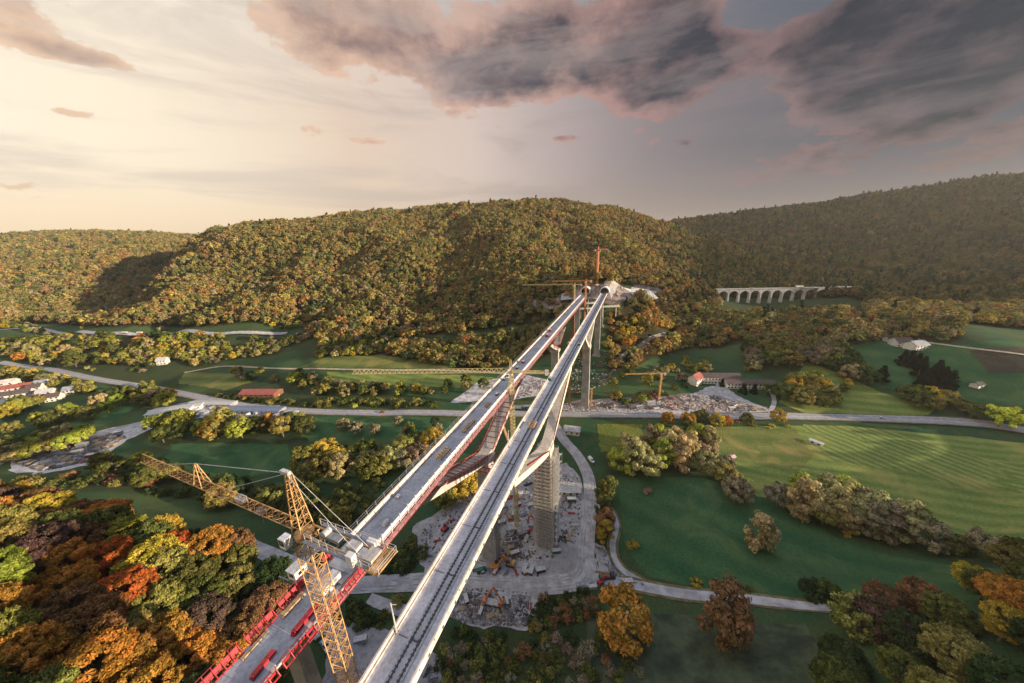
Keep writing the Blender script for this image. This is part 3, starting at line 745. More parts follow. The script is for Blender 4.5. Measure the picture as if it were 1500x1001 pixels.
PAL = {
    'golden yellow': (0.48, 0.33, 0.05), 'orange': (0.50, 0.23, 0.045), 'rust red': (0.44, 0.11, 0.03), 'rust brown': (0.26, 0.135, 0.06), 'olive green': (0.125, 0.135, 0.035),
    'dark green': (0.055, 0.078, 0.028), 'yellow green': (0.32, 0.33, 0.05), 'lime green': (0.45, 0.52, 0.06), 'grey brown': (0.27, 0.215, 0.13), 'dusky purple': (0.125, 0.07, 0.055),
    'tan': (0.42, 0.345, 0.15), 'olive gold': (0.265, 0.235, 0.06), 'black green': (0.012, 0.022, 0.014)}
TODO = []       # things whose labels are written once all are placed
PX = []
def place_tree(kind, x, y, s, hue, region, rg, name='broadleaf_tree', noun='tree', cat_='tree', group=None, sz=1.0, dz=0.0):
    me, tm = PROTO[kind][rg.randrange(len(PROTO[kind]))]
    s *= GROW[kind]
    z = float(gzat(x, y)) - 0.25 + dz
    r = empty(name, (x, y, z), rg.uniform(0, 6.28)); w = s * rg.uniform(0.92, 1.1)
    r.scale = (w, w, s * sz)
    c = link('crown', me, None, r); cc = jit(rg, PAL[hue]); c.color = cc + (1,)
    if kind != 'bush': link('trunk', tm, None, r)
    tag(r, 'x', cat_, group or (noun + 's ' + region))
    TODO.append((r, hue, noun, region, (x, y, z + 5 * s)))
    return r
def wpick(rg, d):
    t = rg.uniform(0, sum(d.values()))
    for k, v in d.items():
        t -= v
        if t <= 0: return k
    return k
def grove(px, n, kinds, hues, size, region, seed, name='broadleaf_tree', noun='tree', cat_='tree', world_pts=None, gap=4.5, sz=1.0, avoid=True):
    """n separate trees scattered over a piece of ground outlined in the view or in metres"""
    rg = random.Random(seed)
    P = world_pts or [tuple(gp(*q)[:2]) for q in px]
    xs = [p[0] for p in P]; ys = [p[1] for p in P]; got = []; tries = 0; gap *= 1.35 if 'bush' not in kinds or len(kinds) > 1 else 1.1
    while len(got) < n and tries < n * 160:
        tries += 1
        x, y = rg.uniform(min(xs), max(xs)), rg.uniform(min(ys), max(ys))
        if not inpoly(np.array([x]), np.array([y]), P)[0]: continue
        g = gap * (1 if tries < n * 60 else 0.7)
        if any((x - a) ** 2 + (y - b) ** 2 < g * g for a, b in got): continue
        if avoid and any(((C - (x, y)) ** 2).sum(1).min() < (w / 2 + 2.2) ** 2 for C, w in ROADS): continue
        got.append((x, y))
    for x, y in got:
        place_tree(wpick(rg, kinds), x, y, rg.uniform(*size), wpick(rg, hues), region, rg, name, noun, cat_, sz=sz)
def single(px, py, kind, s, hue, region, name='broadleaf_tree', noun='tree', sz=1.0, seed=0):
    q = gp(px, py); rg = random.Random(seed + px * 3 + py)
    return place_tree(kind, q[0], q[1], s, hue, region, rg, name, noun, sz=sz)

# near beech wood on the left slope
NLW = [(-235, 122), (-205, 112), (-170, 98), (-140, 96), (-118, 98), (-96, 92), (-84, 80), (-76, 66), (-66, 52), (-60, 40), (-70, 22), (-110, 10), (-170, 30), (-230, 70)]
HN = {'golden yellow': 3.0, 'orange': 4.6, 'rust red': 0.6, 'rust brown': 3.4, 'olive green': 1.8, 'dark green': 0.9, 'yellow green': 0.3, 'dusky purple': 0.7, 'olive gold': 2.2}
grove(None, 140, {'near_beech': 1}, HN, (0.9, 1.25), 'in the beech wood on the near slope', 11, 'beech_tree', 'beech', world_pts=NLW, gap=5.0, avoid=False)
NRW = [(84, 58), (100, 66), (124, 74), (150, 80), (185, 86), (215, 84), (200, 50), (150, 30), (110, 24), (88, 30), (76, 44)]
grove(None, 48, {'near_beech': 1}, {'olive green': 2.2, 'olive gold': 2.4, 'rust brown': 1.6, 'orange': 1.6, 'dusky purple': 0.8, 'dark green': 1.2, 'golden yellow': 0.8}, (0.72, 0.95), 'in the corner wood below the meadow', 12, 'beech_tree', 'beech', world_pts=NRW, gap=5.2, avoid=False)
YG = {'yellow green': 3, 'golden yellow': 0.6, 'tan': 1.2, 'olive gold': 1.5, 'olive green': 0.6}
MIXD = {'olive gold': 2.4, 'olive green': 2.6, 'golden yellow': 0.6, 'tan': 1.3, 'dark green': 1.2, 'grey brown': 0.9, 'yellow green': 1.0, 'orange': 0.5}
GRY = {'grey brown': 2.5, 'tan': 1.6, 'olive green': 1.4, 'olive gold': 1, 'dark green': 0.6}
BB = {'broad': 3, 'twiggy': 1.2}
grove([(0, 672), (60, 655), (140, 633), (150, 640), (120, 650), (40, 676), (0, 684)], 12, BB, YG, (0.85, 1.15), 'along the back of the storage yard', 21)
grove([(0, 636), (40, 628), (95, 612), (160, 594), (175, 600), (100, 628), (0, 650)], 9, BB, YG, (0.75, 1.0), 'in the hedgerow above the left meadow', 22)
grove([(0, 596), (44, 592), (40, 610), (0, 618)], 5, BB, YG, (0.8, 1.0), 'below the village roofs', 23)
grove([(150, 586), (200, 572), (262, 578), (275, 592), (220, 604), (165, 606)], 11, BB, MIXD, (0.75, 1.1), 'between the valley road and the white sheds', 24)
grove([(225, 630), (300, 622), (400, 622), (455, 618), (450, 645), (330, 645), (235, 650)], 26, BB, MIXD, (0.85, 1.15), 'in front of the works yard', 25, gap=3.4)
grove([(120, 700), (180, 680), (260, 690), (270, 712), (160, 716)], 7, {'twiggy': 2, 'broad': 1}, {'tan': 2, 'yellow green': 1, 'olive green': 1}, (0.75, 1.0), 'behind the crane jib', 26)
grove([(290, 712), (400, 716), (520, 752), (500, 775), (400, 765), (290, 735)], 12, {'twiggy': 1, 'broad': 3}, {'olive gold': 1.5, 'olive green': 3, 'dark green': 1}, (0.8, 1.1), 'beside the crane jib above the beech wood', 27)
grove([(420, 690), (480, 672), (560, 672), (640, 655), (640, 680), (560, 700), (460, 712)], 22, BB, {'olive gold': 2.5, 'tan': 1.5, 'olive green': 2, 'grey brown': 1.2, 'golden yellow': .6}, (0.85, 1.15), 'in the belt left of the unfinished deck', 28, gap=3.8)
grove([(628, 738), (660, 712), (706, 706), (700, 724), (650, 748)], 6, {'broad': 1}, {'golden yellow': 2.5, 'olive gold': 2, 'olive green': 1}, (0.7, 0.95), 'between the two decks beside the yard', 29)
grove([(0, 520), (90, 510), (240, 502), (300, 512), (260, 545), (120, 545), (0, 528)], 22, BB, MIXD, (0.7, 1.1), 'in the orchards between railway and valley road', 30, gap=9)
grove([(0, 500), (120, 500), (200, 495), (300, 496), (440, 492), (440, 500), (200, 507), (0, 512)], 16, BB, MIXD, (0.7, 1.1), 'below the railway embankment', 31, gap=8)
grove([(60, 600), (20, 560), (90, 560), (150, 572), (120, 590)], 4, BB, MIXD, (0.6, 0.8), 'among the village houses', 32)
grove([(890, 690), (905, 672), (960, 668), (1035, 662), (1038, 690), (960, 702)], 20, {'poplar': 6, 'twiggy': 1}, {'tan': 3, 'olive gold': 2, 'yellow green': 1, 'grey brown': 1}, (0.9, 1.2), 'in the poplar belt beyond the maize field', 33, 'poplar_tree', 'poplar', gap=3.4)
grove([(1035, 690), (1060, 690), (1090, 735), (1075, 742), (1045, 712)], 5, {'twiggy': 1}, GRY, (0.75, 0.95), 'in the row leading down from the poplar belt', 34)
grove([(1160, 745), (1200, 748), (1270, 768), (1330, 786), (1325, 797), (1240, 782), (1165, 760)], 22, {'poplar': 6, 'twiggy': 1}, {'tan': 4, 'olive gold': 2, 'grey brown': 1, 'yellow green': 0.7}, (0.85, 1.12), 'in the clump in the middle of the meadow', 35, 'poplar_tree', 'poplar', gap=3)
single(1138, 742, 'twiggy', 0.9, 'grey brown', 'standing left of the meadow clump')
single(1110, 806, 'poplar', 0.95, 'tan', 'standing alone in the meadow')
single(1245, 785, 'bush', 1.3, 'golden yellow', 'at the foot of the meadow clump', 'shrub', 'bush')
single(1360, 806, 'twiggy', 0.95, 'grey brown', 'right of the meadow clump')
single(1440, 816, 'twiggy', 0.8, 'grey brown', 'on the stream bank near the frame edge')
single(1488, 826, 'broad', 0.7, 'olive green', 'on the stream bank near the frame edge')
single(1400, 812, 'twiggy', 0.6, 'olive green', 'on the stream bank near the frame edge')
grove([(1095, 520), (1130, 512), (1180, 525), (1178, 548), (1130, 545), (1095, 540)], 12, BB, {'olive green': 3, 'grey brown': 1.5, 'dark green': 1, 'olive gold': 1}, (0.9, 1.25), 'on the rise behind the long white building', 36)
grove([(1185, 515), (1225, 515), (1275, 560), (1265, 572), (1225, 552), (1190, 535)], 14, BB, {'grey brown': 3, 'olive green': 2, 'dark green': 1}, (0.85, 1.15), 'in the belt climbing to the farmhouse', 37)
grove([(1140, 575), (1165, 560), (1195, 565), (1215, 590), (1215, 606), (1150, 602)], 12, BB, {'golden yellow': 2, 'olive gold': 2, 'orange': 1, 'olive green': 2}, (0.75, 1.05), 'where the belt meets the valley road', 38)
grove([(1318, 582), (1350, 586), (1420, 604), (1425, 612), (1380, 606), (1320, 594)], 8, BB, {'golden yellow': 1.5, 'olive gold': 2, 'olive green': 2, 'grey brown': 1}, (0.75, 1.0), 'in the hedge above the valley road', 39)
single(1462, 626, 'broad', 1.15, 'lime green', 'by the roadside near the frame edge')
for a, b, s in ((1345, 545, .8), (1362, 556, .9), (1378, 560, .9), (1352, 562, .9), (1390, 562, .8), (1370, 548, .85), (1290, 552, .75), (1332, 530, .75), (1342, 532, .7), (1322, 527, .7), (1350, 537, .7)):
    single(a, b + 6, 'conifer', s, 'black green', 'in the dark fir group below the farmhouse', 'conifer_tree', 'fir')
for a, b, s in ((1088, 576, .5), (1104, 576, .5), (1057, 566, .4)):
    single(a, b, 'conifer', s, 'black green', 'before the long white building', 'conifer_tree', 'fir')
single(1120, 578, 'poplar', 0.55, 'olive green', 'before the long white building')
single(912, 932, 'broad', 1.18, 'orange', 'beside the lane below the works yard', sz=1.05)
single(1056, 938, 'poplar', 1.15, 'rust brown', 'beside the lane in the dark pasture')
for a, b, k, s, h in ((1020, 856, 'bush', 1.1, 'golden yellow'), (1096, 868, 'bush', 1.0, 'olive green'), (1188, 880, 'broad', .62, 'dark green'), (1208, 882, 'broad', .6, 'olive green'), (926, 800, 'bush', 1.25, 'golden yellow'), (1250, 926, 'broad', .9, 'olive gold'), (1275, 930, 'broad', .85, 'dusky purple'), (1240, 905, 'bush', 1.4, 'olive gold')):
    single(a, b, k, s, h, 'beside the lane at the meadow edge', 'shrub' if k == 'bush' else 'broadleaf_tree', 'bush' if k == 'bush' else 'tree')
grove([(876, 700), (892, 720), (896, 742), (884, 745), (868, 720)], 7, {'poplar': 1, 'bush': 1.5}, {'olive green': 2, 'golden yellow': 1.4, 'rust brown': .8}, (0.45, 0.7), 'between haul road and narrow lane', 41, gap=2.5)
grove([(872, 750), (892, 758), (888, 795), (872, 790)], 9, {'poplar': 1, 'bush': 2}, {'olive green': 2, 'golden yellow': 1.4, 'rust brown': .8}, (0.45, 0.7), 'inside the bend of the narrow lane', 42, gap=2.2)
grove([(975, 622), (1010, 617), (1035, 618), (1030, 632), (985, 634)], 5, BB, {'yellow green': 1, 'olive green': 2, 'orange': 1}, (0.6, 0.85), 'on the road bank beside the maize field', 43)
grove([(1040, 618), (1120, 618), (1165, 620), (1160, 628), (1045, 626)], 10, {'broad': 1, 'bush': 1.5}, {'golden yellow': 2, 'orange': 1, 'olive green': 2, 'rust red': .5}, (0.5, 0.8), 'along the road between yard and fields', 44, gap=4)
grove([(470, 575), (520, 568), (600, 570), (710, 560), (720, 575), (640, 582), (480, 582)], 12, BB, {'tan': 2, 'olive gold': 1, 'olive green': 2, 'grey brown': 1}, (0.5, 0.8), 'in the pasture before the long jib', 45, gap=7)
grove([(340, 548), (470, 552), (465, 566), (345, 562)], 9, BB, MIXD, (0.55, 0.85), 'around the red roofed barn', 46, gap=6)
grove([(470, 625), (640, 620), (640, 640), (480, 650)], 6, {'twiggy': 1, 'broad': 1}, GRY, (0.5, 0.75), 'in the meadow below the valley road', 47, gap=10)
HC = {'bush': 1}
grove([(20, 700), (120, 700), (210, 708), (300, 722), (290, 735), (150, 716), (20, 712)], 26, HC, {'olive green': 3, 'dark green': 1.5, 'olive gold': 1.5, 'rust brown': .6}, (1.2, 2.0), 'along the edge of the beech wood', 60, 'shrub', 'bush', 'shrub', gap=2.6)
grove([(480, 700), (560, 705), (590, 735), (540, 760), (500, 745)], 14, HC, {'olive green': 3, 'olive gold': 1.5, 'yellow green': .6}, (1.0, 1.8), 'in the meadow between crane and unfinished deck', 61, 'shrub', 'bush', 'shrub', gap=3)
grove([(905, 500), (925, 478), (960, 466), (990, 476), (985, 483), (950, 492), (915, 512)], 22, {'broad': 1}, {'golden yellow': 2, 'orange': 2, 'olive gold': 2, 'olive green': 1}, (0.6, 0.85), 'in the sunny wood above the portal track', 48, gap=4.5)
grove([(440, 586), (560, 588), (640, 590), (640, 598), (440, 596)], 44, HC, {'olive green': 2, 'olive gold': 2, 'dark green': 1.2, 'yellow green': 1}, (1.2, 2.0), 'in the hedge above the valley road', 51, 'shrub', 'bush', 'shrub', gap=2.4)
grove([(285, 578), (430, 588), (430, 593), (285, 584)], 20, HC, {'olive green': 2, 'olive gold': 1, 'dark green': 1.2}, (1.1, 1.7), 'in the hedge below the red roofed barn', 52, 'shrub', 'bush', 'shrub', gap=2.4)
grove([(800, 870), (860, 872), (880, 900), (780, 925), (790, 890)], 34, HC, {'dark green': 2, 'olive green': 2.4, 'olive gold': 1, 'grey brown': 1.4, 'rust brown': .6}, (0.7, 1.3), 'on the bank below the works yard', 53, 'shrub', 'bush', 'shrub', gap=1.9)
grove([(640, 918), (760, 935), (880, 935), (960, 985), (900, 1030), (640, 1030)], 90, HC, {'dark green': 3, 'olive green': 2.2, 'olive gold': .8, 'grey brown': 1.6, 'rust brown': .6}, (0.6, 1.3), 'in the scrub at the foot of the slope', 54, 'shrub', 'bush', 'shrub', gap=1.9)
grove([(510, 880), (570, 885), (560, 920), (510, 925)], 14, HC, {'dark green': 2, 'olive green': 2}, (0.7, 1.2), 'between the two decks near the crane', 55, 'shrub', 'bush', 'shrub', gap=1.9)
single(583, 884, 'bush', 1.3, 'olive gold', 'beside the haul road between the decks', 'shrub', 'bush')
grove([(400, 838), (440, 850), (430, 872), (400, 868)], 8, HC, {'dark green': 2, 'olive green': 1}, (0.7, 1.2), 'between beech wood and haul road', 56, 'shrub', 'bush', 'shrub', gap=2)
grove([(598, 790), (640, 822), (610, 846), (560, 846), (560, 800)], 16, HC, {'dark green': 2, 'olive green': 2}, (0.8, 1.5), 'beside the unfinished deck above the haul road', 57, 'shrub', 'bush', 'shrub', gap=2)
grove([(905, 590), (960, 575), (1005, 566), (1000, 572), (960, 584), (910, 596)], 16, HC, {'olive green': 2, 'dark green': 1, 'yellow green': 1}, (1.1, 1.8), 'on the bank above the rubble yard', 58, 'shrub', 'bush', 'shrub', gap=2.4)
grove([(0, 560), (100, 556), (240, 548), (330, 528), (440, 512), (440, 500), (200, 515), (0, 540)], 36, HC, MIXD, (1.0, 1.8), 'scattered over the orchard slope', 59, 'shrub', 'bush', 'shrub', gap=6)

# ------------------------------------------------------------------ the woods on the hills: nobody could count these
def tuft(seed, conifer=False):
    rg = np.random.RandomState(seed)
    if conifer: cl = clumps(rg, 26, 2.6, 10.5, 0.2, 0.8, 'cone')
    else: cl = clumps(rg, 24, 3.5, 6.8, 0.8, 1.3)
    V, F, t = leafcloud(rg, cl, 620, 0.80 if not conifer else 0.8, 1.1, 0.4, 0.2)
    me = leafmesh('wood_crown', V, F, t); me.materials[0] = CROWNI
    return me
TUFTS = [bpy.data.objects.new('wood_crown', tuft(900 + i, i >= 5)) for i in range(7)]
def scatter(name, x, y, s, tint, pick, rot, dz=-0.4):
    z = gzat(x, y) + dz
    me = bpy.data.meshes.new(name); n = len(x)
    me.vertices.add(n); me.vertices.foreach_set('co', np.stack([x, y, z], 1).astype(np.float32).ravel())
    for nm, ty, v in (('scl', 'FLOAT', s), ('rot', 'FLOAT', rot)):
        a = me.attributes.new(nm, ty, 'POINT'); a.data.foreach_set('value', v.astype(np.float32))
    a = me.attributes.new('pick', 'INT', 'POINT'); a.data.foreach_set('value', pick.astype(np.int32))
    a = me.attributes.new('tint', 'FLOAT_COLOR', 'POINT'); a.data.foreach_set('color', np.concatenate([tint, np.ones((n, 1))], 1).astype(np.float32).ravel())
    o = bpy.data.objects.new(name, me); col.objects.link(o)
    ng = bpy.data.node_groups.new(name, 'GeometryNodeTree')
    ng.interface.new_socket('Geometry', in_out='INPUT', socket_type='NodeSocketGeometry')
    ng.interface.new_socket('Geometry', in_out='OUTPUT', socket_type='NodeSocketGeometry')
    L = ng.links.new; nn = ng.nodes.new
    gi, go = nn('NodeGroupInput'), nn('NodeGroupOutput')
    jn = nn('GeometryNodeJoinGeometry')
    for t in reversed(TUFTS):
        oi = nn('GeometryNodeObjectInfo'); oi.inputs['Object'].default_value = t; oi.inputs['As Instance'].default_value = True
        L(oi.outputs['Geometry'], jn.inputs[0])
    ip = nn('GeometryNodeInstanceOnPoints'); ip.inputs['Pick Instance'].default_value = True
    def na(nm, ty):
        a = nn('GeometryNodeInputNamedAttribute'); a.data_type = ty; a.inputs[0].default_value = nm; return a.outputs[0]
    L(gi.outputs[0], ip.inputs['Points']); L(jn.outputs[0], ip.inputs['Instance'])
    L(na('pick', 'INT'), ip.inputs['Instance Index'])
    cx = nn('ShaderNodeCombineXYZ'); L(na('rot', 'FLOAT'), cx.inputs[2]); L(cx.outputs[0], ip.inputs['Rotation'])
    L(na('scl', 'FLOAT'), ip.inputs['Scale']); L(ip.outputs[0], go.inputs[0])
    md = o.modifiers.new('woods', 'NODES'); md.node_group = ng
    return tag(o, kind='stuff')
def woods():
    rg = np.random.RandomState(5)
    out = []
    for (x0, x1, y0, y1, gap, sc_) in ((-700, 800, -50, 1100, 8.2, 1.42), (-3400, 2400, 100, 3000, 12.0, 2.0)):
        X, Y = np.meshgrid(np.arange(x0, x1, gap), np.arange(y0, y1, gap))
        X = (X + rg.uniform(-.42, .42, X.shape) * gap).ravel(); Y = (Y + rg.uniform(-.42, .42, Y.shape) * gap).ravel()
        if gap > 10: k = ~((X > -700) & (X < 800) & (Y < 1100)); X, Y = X[k], Y[k]
        Z = gzat(X, Y)
        px, py, kk = pr(np.stack([X, Y, Z], 1))
        k = wood_mask(X, Y, Z) & (kk > 20) & (px > -120) & (px < 1620) & (np.hypot(X, Y) > 215)
        X, Y, Z = X[k], Y[k], Z[k]
        # skip what lies far down the hidden side of a crest
        vis = np.zeros(len(X), bool)
        top = Z + 9
        T = np.linspace(0.05, 0.985, 60)
        clear = np.full(len(X), 1e9)
        for t in T:
            hx = CZ + (top - CZ) * t - gzat(X * t, Y * t); clear = np.minimum(clear, hx)
        vis = clear > -14
        X, Y = X[vis], Y[vis]
        for C, w in ROADS:
            d = np.full(len(X), 1e9)
            for c in C[::2]: d = np.minimum(d, (X - c[0]) ** 2 + (Y - c[1]) ** 2)
            k = d > (w / 2 + 3.5) ** 2; X, Y = X[k], Y[k]
        out.append((X, Y, np.full(len(X), sc_)))
    X = np.concatenate([o[0] for o in out]); Y = np.concatenate([o[1] for o in out]); S = np.concatenate([o[2] for o in out])
    Z = gzat(X, Y); px, py, kk = pr(np.stack([X, Y, Z], 1)); n = len(X)
    cols = np.array([(0.30, 0.23, 0.075), (0.18, 0.175, 0.055), (0.38, 0.20, 0.075), (0.28, 0.175, 0.09), (0.09, 0.125, 0.05), (0.42, 0.32, 0.09), (0.33, 0.27, 0.14)])
    big = vnoise(X, Y, 70, 21); med = vnoise(X, Y, 26, 22)
    wts = np.stack([4.4 + 0 * X, 2.4 + 3.5 * (big < 0.42), 0.9 + 2.6 * (big > 0.62) + 2.5 * ((px > 830) & (px < 980)), 1.2 + 2.4 * (med > 0.6), 0.6 + 2.6 * (med < 0.3), 0.8 + 1.6 * (big > 0.55), 1.3 + 0 * X], 1)
    right = np.clip((px - 960) / 80, 0, 1) * (py < 450)      # the east hill is browner; its shade is put in as darker tints
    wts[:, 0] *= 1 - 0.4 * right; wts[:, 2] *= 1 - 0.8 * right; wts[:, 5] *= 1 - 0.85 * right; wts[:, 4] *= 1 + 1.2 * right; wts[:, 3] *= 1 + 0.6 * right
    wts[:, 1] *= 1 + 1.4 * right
    portal = (px > 885) & (px < 1000) & (py > 425) & (py < 520)
    wts[portal] *= np.array([1.5, .8, 3.0, .6, .5, 3.2, .8])
    pick = (wts.cumsum(1) / wts.sum(1)[:, None] < rg.rand(n)[:, None]).sum(1)
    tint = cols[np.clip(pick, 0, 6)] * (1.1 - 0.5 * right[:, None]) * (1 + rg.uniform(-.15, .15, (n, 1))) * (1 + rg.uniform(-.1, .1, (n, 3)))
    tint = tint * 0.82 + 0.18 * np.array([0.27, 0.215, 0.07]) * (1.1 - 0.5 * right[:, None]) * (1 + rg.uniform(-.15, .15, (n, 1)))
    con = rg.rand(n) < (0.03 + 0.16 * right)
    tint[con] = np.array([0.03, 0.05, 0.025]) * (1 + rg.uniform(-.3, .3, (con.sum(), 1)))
    pk = rg.randint(0, 5, n); pk[con] = 5 + rg.randint(0, 2, con.sum())
    S = S * rg.uniform(0.6, 1.1, n) * (1 + 0.35 * (vnoise(X, Y, 45, 77) > 0.55))
    print('woods', n)
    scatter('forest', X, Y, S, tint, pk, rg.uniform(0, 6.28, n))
woods()
def filler():
    rg = np.random.RandomState(9); XX = []; YY = []
    for P, n in (([(0, 500), (130, 494), (300, 494), (440, 496), (440, 512), (330, 528), (250, 545), (0, 522)], 620), ([(440, 494), (560, 490), (700, 488), (700, 530), (560, 520), (440, 528)], 260),
                 ([(0, 470), (140, 482), (440, 478), (440, 486), (250, 486), (130, 483), (0, 482)], 240), ([(440, 556), (470, 556), (640, 572), (640, 580), (440, 582)], 40),
                 ([(200, 515), (340, 505), (440, 500), (440, 512), (350, 527), (280, 540), (240, 548)], 120), ([(0, 540), (100, 552), (250, 578), (150, 590), (90, 560), (0, 556)], 60), ([(1090, 505), (1200, 510), (1190, 550), (1090, 545)], 34), ([(1200, 505), (1280, 560), (1225, 552)], 16),
                 ([(885, 560), (1000, 525), (1060, 540), (1000, 560), (905, 590)], 36), ([(560, 640), (640, 625), (650, 645), (600, 660)], 5), ([(1180, 560), (1250, 545), (1230, 600), (1190, 600)], 10)):
        W = [tuple(gp(*q)[:2]) for q in P]; xs = [p[0] for p in W]; ys = [p[1] for p in W]
        X = rg.uniform(min(xs), max(xs), n * 8); Y = rg.uniform(min(ys), max(ys), n * 8)
        k = inpoly(X, Y, W) & (vnoise(X, Y, 30, 44) > 0.33)
        for C, w in ROADS:
            d = np.full(len(X), 1e9)
            for c in C[::2]: d = np.minimum(d, (X - c[0]) ** 2 + (Y - c[1]) ** 2)
            k &= d > (w / 2 + 5) ** 2
        XX.append(X[k][:n]); YY.append(Y[k][:n])
    X = np.concatenate(XX); Y = np.concatenate(YY); n = len(X)
    cols = np.array([PAL[k] for k in ('olive gold', 'olive green', 'tan', 'yellow green', 'golden yellow', 'grey brown', 'dark green')])
    tint = cols[rg.choice(7, n, p=[.24, .2, .16, .12, .1, .1, .08])] * (1 + rg.uniform(-.25, .25, (n, 1)))
    bx_ = np.concatenate([rg.uniform(0, 1, 46)]); X = np.concatenate([X, 330 + 150 * bx_]); Y = np.concatenate([Y, 100 + 118 * bx_ + rg.uniform(-16, 10, 46)]); tint = np.concatenate([tint, np.tile(np.array([[.2, .17, .05]]), (46, 1))]); n = len(X)  # tree belt out of view, added to throw shadow streaks on the fields
    scatter('distant_trees', X, Y, rg.uniform(0.65, 1.35, n), tint, rg.randint(0, 5, n), rg.uniform(0, 6.28, n))
filler()

# ------------------------------------------------------------------ the two railway bridges
A0 = at(568, 1001, 80); B0 = at(885, 430, 80)
DV = (B0 - A0) / np.linalg.norm(B0 - A0); DN = np.array([DV[1], -DV[0], 0.0])
BANG = math.atan2(DV[1], DV[0])
def P(s, o, z): q = A0 + DV * s + DN * o; return (q[0], q[1], z)
def gpz(s, o): q = P(s, o, 0); return float(gzat(q[0], q[1]))
def extrude(b, s0, s1, prof, step=6.0):
    n = max(1, int((s1 - s0) / step)); b.loft([[P(s0 + (s1 - s0) * k / n, o, z) for o, z in prof] for k in range(n + 1)])
def pier(root, s, o, top, m=CONCP, w=5.2, d=3.4, spread=0.012, name='pier'):
    z0 = gpz(s, o) - 1; b = MB(); h = top - z0; e = 1 + spread * h / 3
    ring = lambda z, k: [P(s - d / 2 * k, o - w / 2 * k, z), P(s + d / 2 * k, o - w / 2 * k, z), P(s + d / 2 * k, o + w / 2 * k, z), P(s - d / 2 * k, o + w / 2 * k, z)]
    b.loft([ring(z0, e), ring(z0 + h * 0.5, (1 + e) / 2), ring(top, 1)])
    b.loft([ring(z0 - 1, e + .45), ring(z0 + 1.6, e + .45)])
    return b.build(name, m, root)
def arm(root, s0, z0, s1, z1, o, m, w=4.6, th=2.6, name='strut', bow=0.0):
    b = MB(); rings = []
    for k in range(13):
        u = k / 12; s = s0 + (s1 - s0) * u; z = z0 + (z1 - z0) * (u ** 1.12) - bow * math.sin(math.pi * u); t = th * (1.25 - 0.35 * u); ww = w * (1 + 0.12 * u)
        rings.append([P(s, o - ww / 2, z - t / 2), P(s, o + ww / 2, z - t / 2), P(s, o + ww / 2, z + t / 2), P(s, o - ww / 2, z + t / 2)])
    b.loft(rings); return b.build(name, m, root)
def girder_prof(o, zt=79.6, bot=76.2):
    return [(o - 3.9, zt), (o + 3.9, zt), (o + 3.9, zt - .45), (o + 2.6, zt - .9), (o + 2.1, bot), (o - 2.1, bot), (o - 2.6, zt - .9), (o - 3.9, zt - .45)]
S0, S1 = -42, 392
FASC = concrete('fascia_concrete', (0.70, 0.62, 0.53), 0)
rb = empty('railway_bridge', P(0, 0, 0))
def anchor(root):      # children are built in world metres
    for c in [c for c in bpy.data.objects if c.parent == root]: c.matrix_parent_inverse = root.matrix_basis.inverted()
b = MB(); extrude(b, S0, S1, girder_prof(0)); b.build('girder', FASC, rb)
b = MB(); extrude(b, S0, S1, [(-3.62, 79.9), (3.62, 79.9), (3.62, 79.61), (-3.62, 79.61)]); b.build('deck', DECK, rb)
for sgn in (-1, 1):
    b = MB(); extrude(b, S0, S1, [(sgn * 3.62, 79.62), (sgn * 3.97, 79.3), (sgn * 3.97, 81.0), (sgn * 3.62, 81.0)])
    b.build('parapet', FASC if sgn > 0 else PARA, rb)
    b = MB()
    extrude(b, S0, S1, [(sgn * 3.40 - .09, 79.9), (sgn * 3.40 + .09, 79.9), (sgn * 3.40 + .09, 80.25), (sgn * 3.40 - .09, 80.25)]); b.build('cable_duct', CONC if sgn < 0 else GREY, rb)
b = MB(); extrude(b, S0, S1, [(-.75, 79.905), (2.15, 79.905), (2.05, 80.1), (-.65, 80.1)]); trk = b.build('track_slab', SLAB, rb)
for o in (-.05, 1.45):
    b = MB(); extrude(b, S0, S1, [(o - .13, 80.1), (o + .13, 80.1), (o + .08, 80.25), (o - .08, 80.25)])
    n = int((S1 - S0) / 0.7)
    for k in range(n):
        s = S0 + k * .7; b.box(P(s, o, 80.16), (.24, .55, .1), BANG)
    b.build('rail', RAILM, trk)
b = MB()
for k in range(36):
    s = S0 + 12 * k; b.box(P(s, .7, 80.12), (.3, 2.0, .1), BANG); b.box(P(s, -2.1, 79.92), (.12, 2.4, .06), BANG)
b.build('slab_joint', RAILM, trk)
b = MB()
for k in range(int((S1 - S0) / 4.3)):
    s = S0 + 4.3 * k; b.box(P(s, 3.99, 79.75), (.5, .06, .5), BANG); b.box(P(s + 1.8, 3.99, 80.5), (.16, .06, .5), BANG)
b.build('drain_outlets', DARK, rb)
pier(rb, 2, 0, 76.3, w=4.0, d=2.2)
pier(rb, 98, 0, 55, w=5.4, d=4.2)
pier(rb, 237, 0, 59, w=5.4, d=3.6)
pier(rb, 326, 0, 76.3, w=5.0, d=3.0)
pier(rb, 360, 0, 76.3, w=4.6, d=2.4)
for s, z, L1, L2 in ((98, 55, 47, 50), (237, 59.5, 30, 30)):
    arm(rb, s, z, s - L1, 75.6, 0, FASC); arm(rb, s, z, s + L2, 75.6, 0, FASC)
    b = MB(); b.box(P(s, 0, z - .2), (7.0, 6.0, 3.4), BANG); b.build('pier_head', FASC, rb)
    for L in (L1, L2):
        sg = -1 if L is L1 else 1
        b = MB()
        for u in (.1, .16): b.bar(P(s + sg * L * .08, 2.45, z + 2.0), P(s + sg * L * .72, 2.45, 72.5), .35, .5)
        b.build('edge_guard', RED, rb)
tag(rb, 'finished railway bridge with a single track on its pale concrete deck', 'bridge'); anchor(rb)
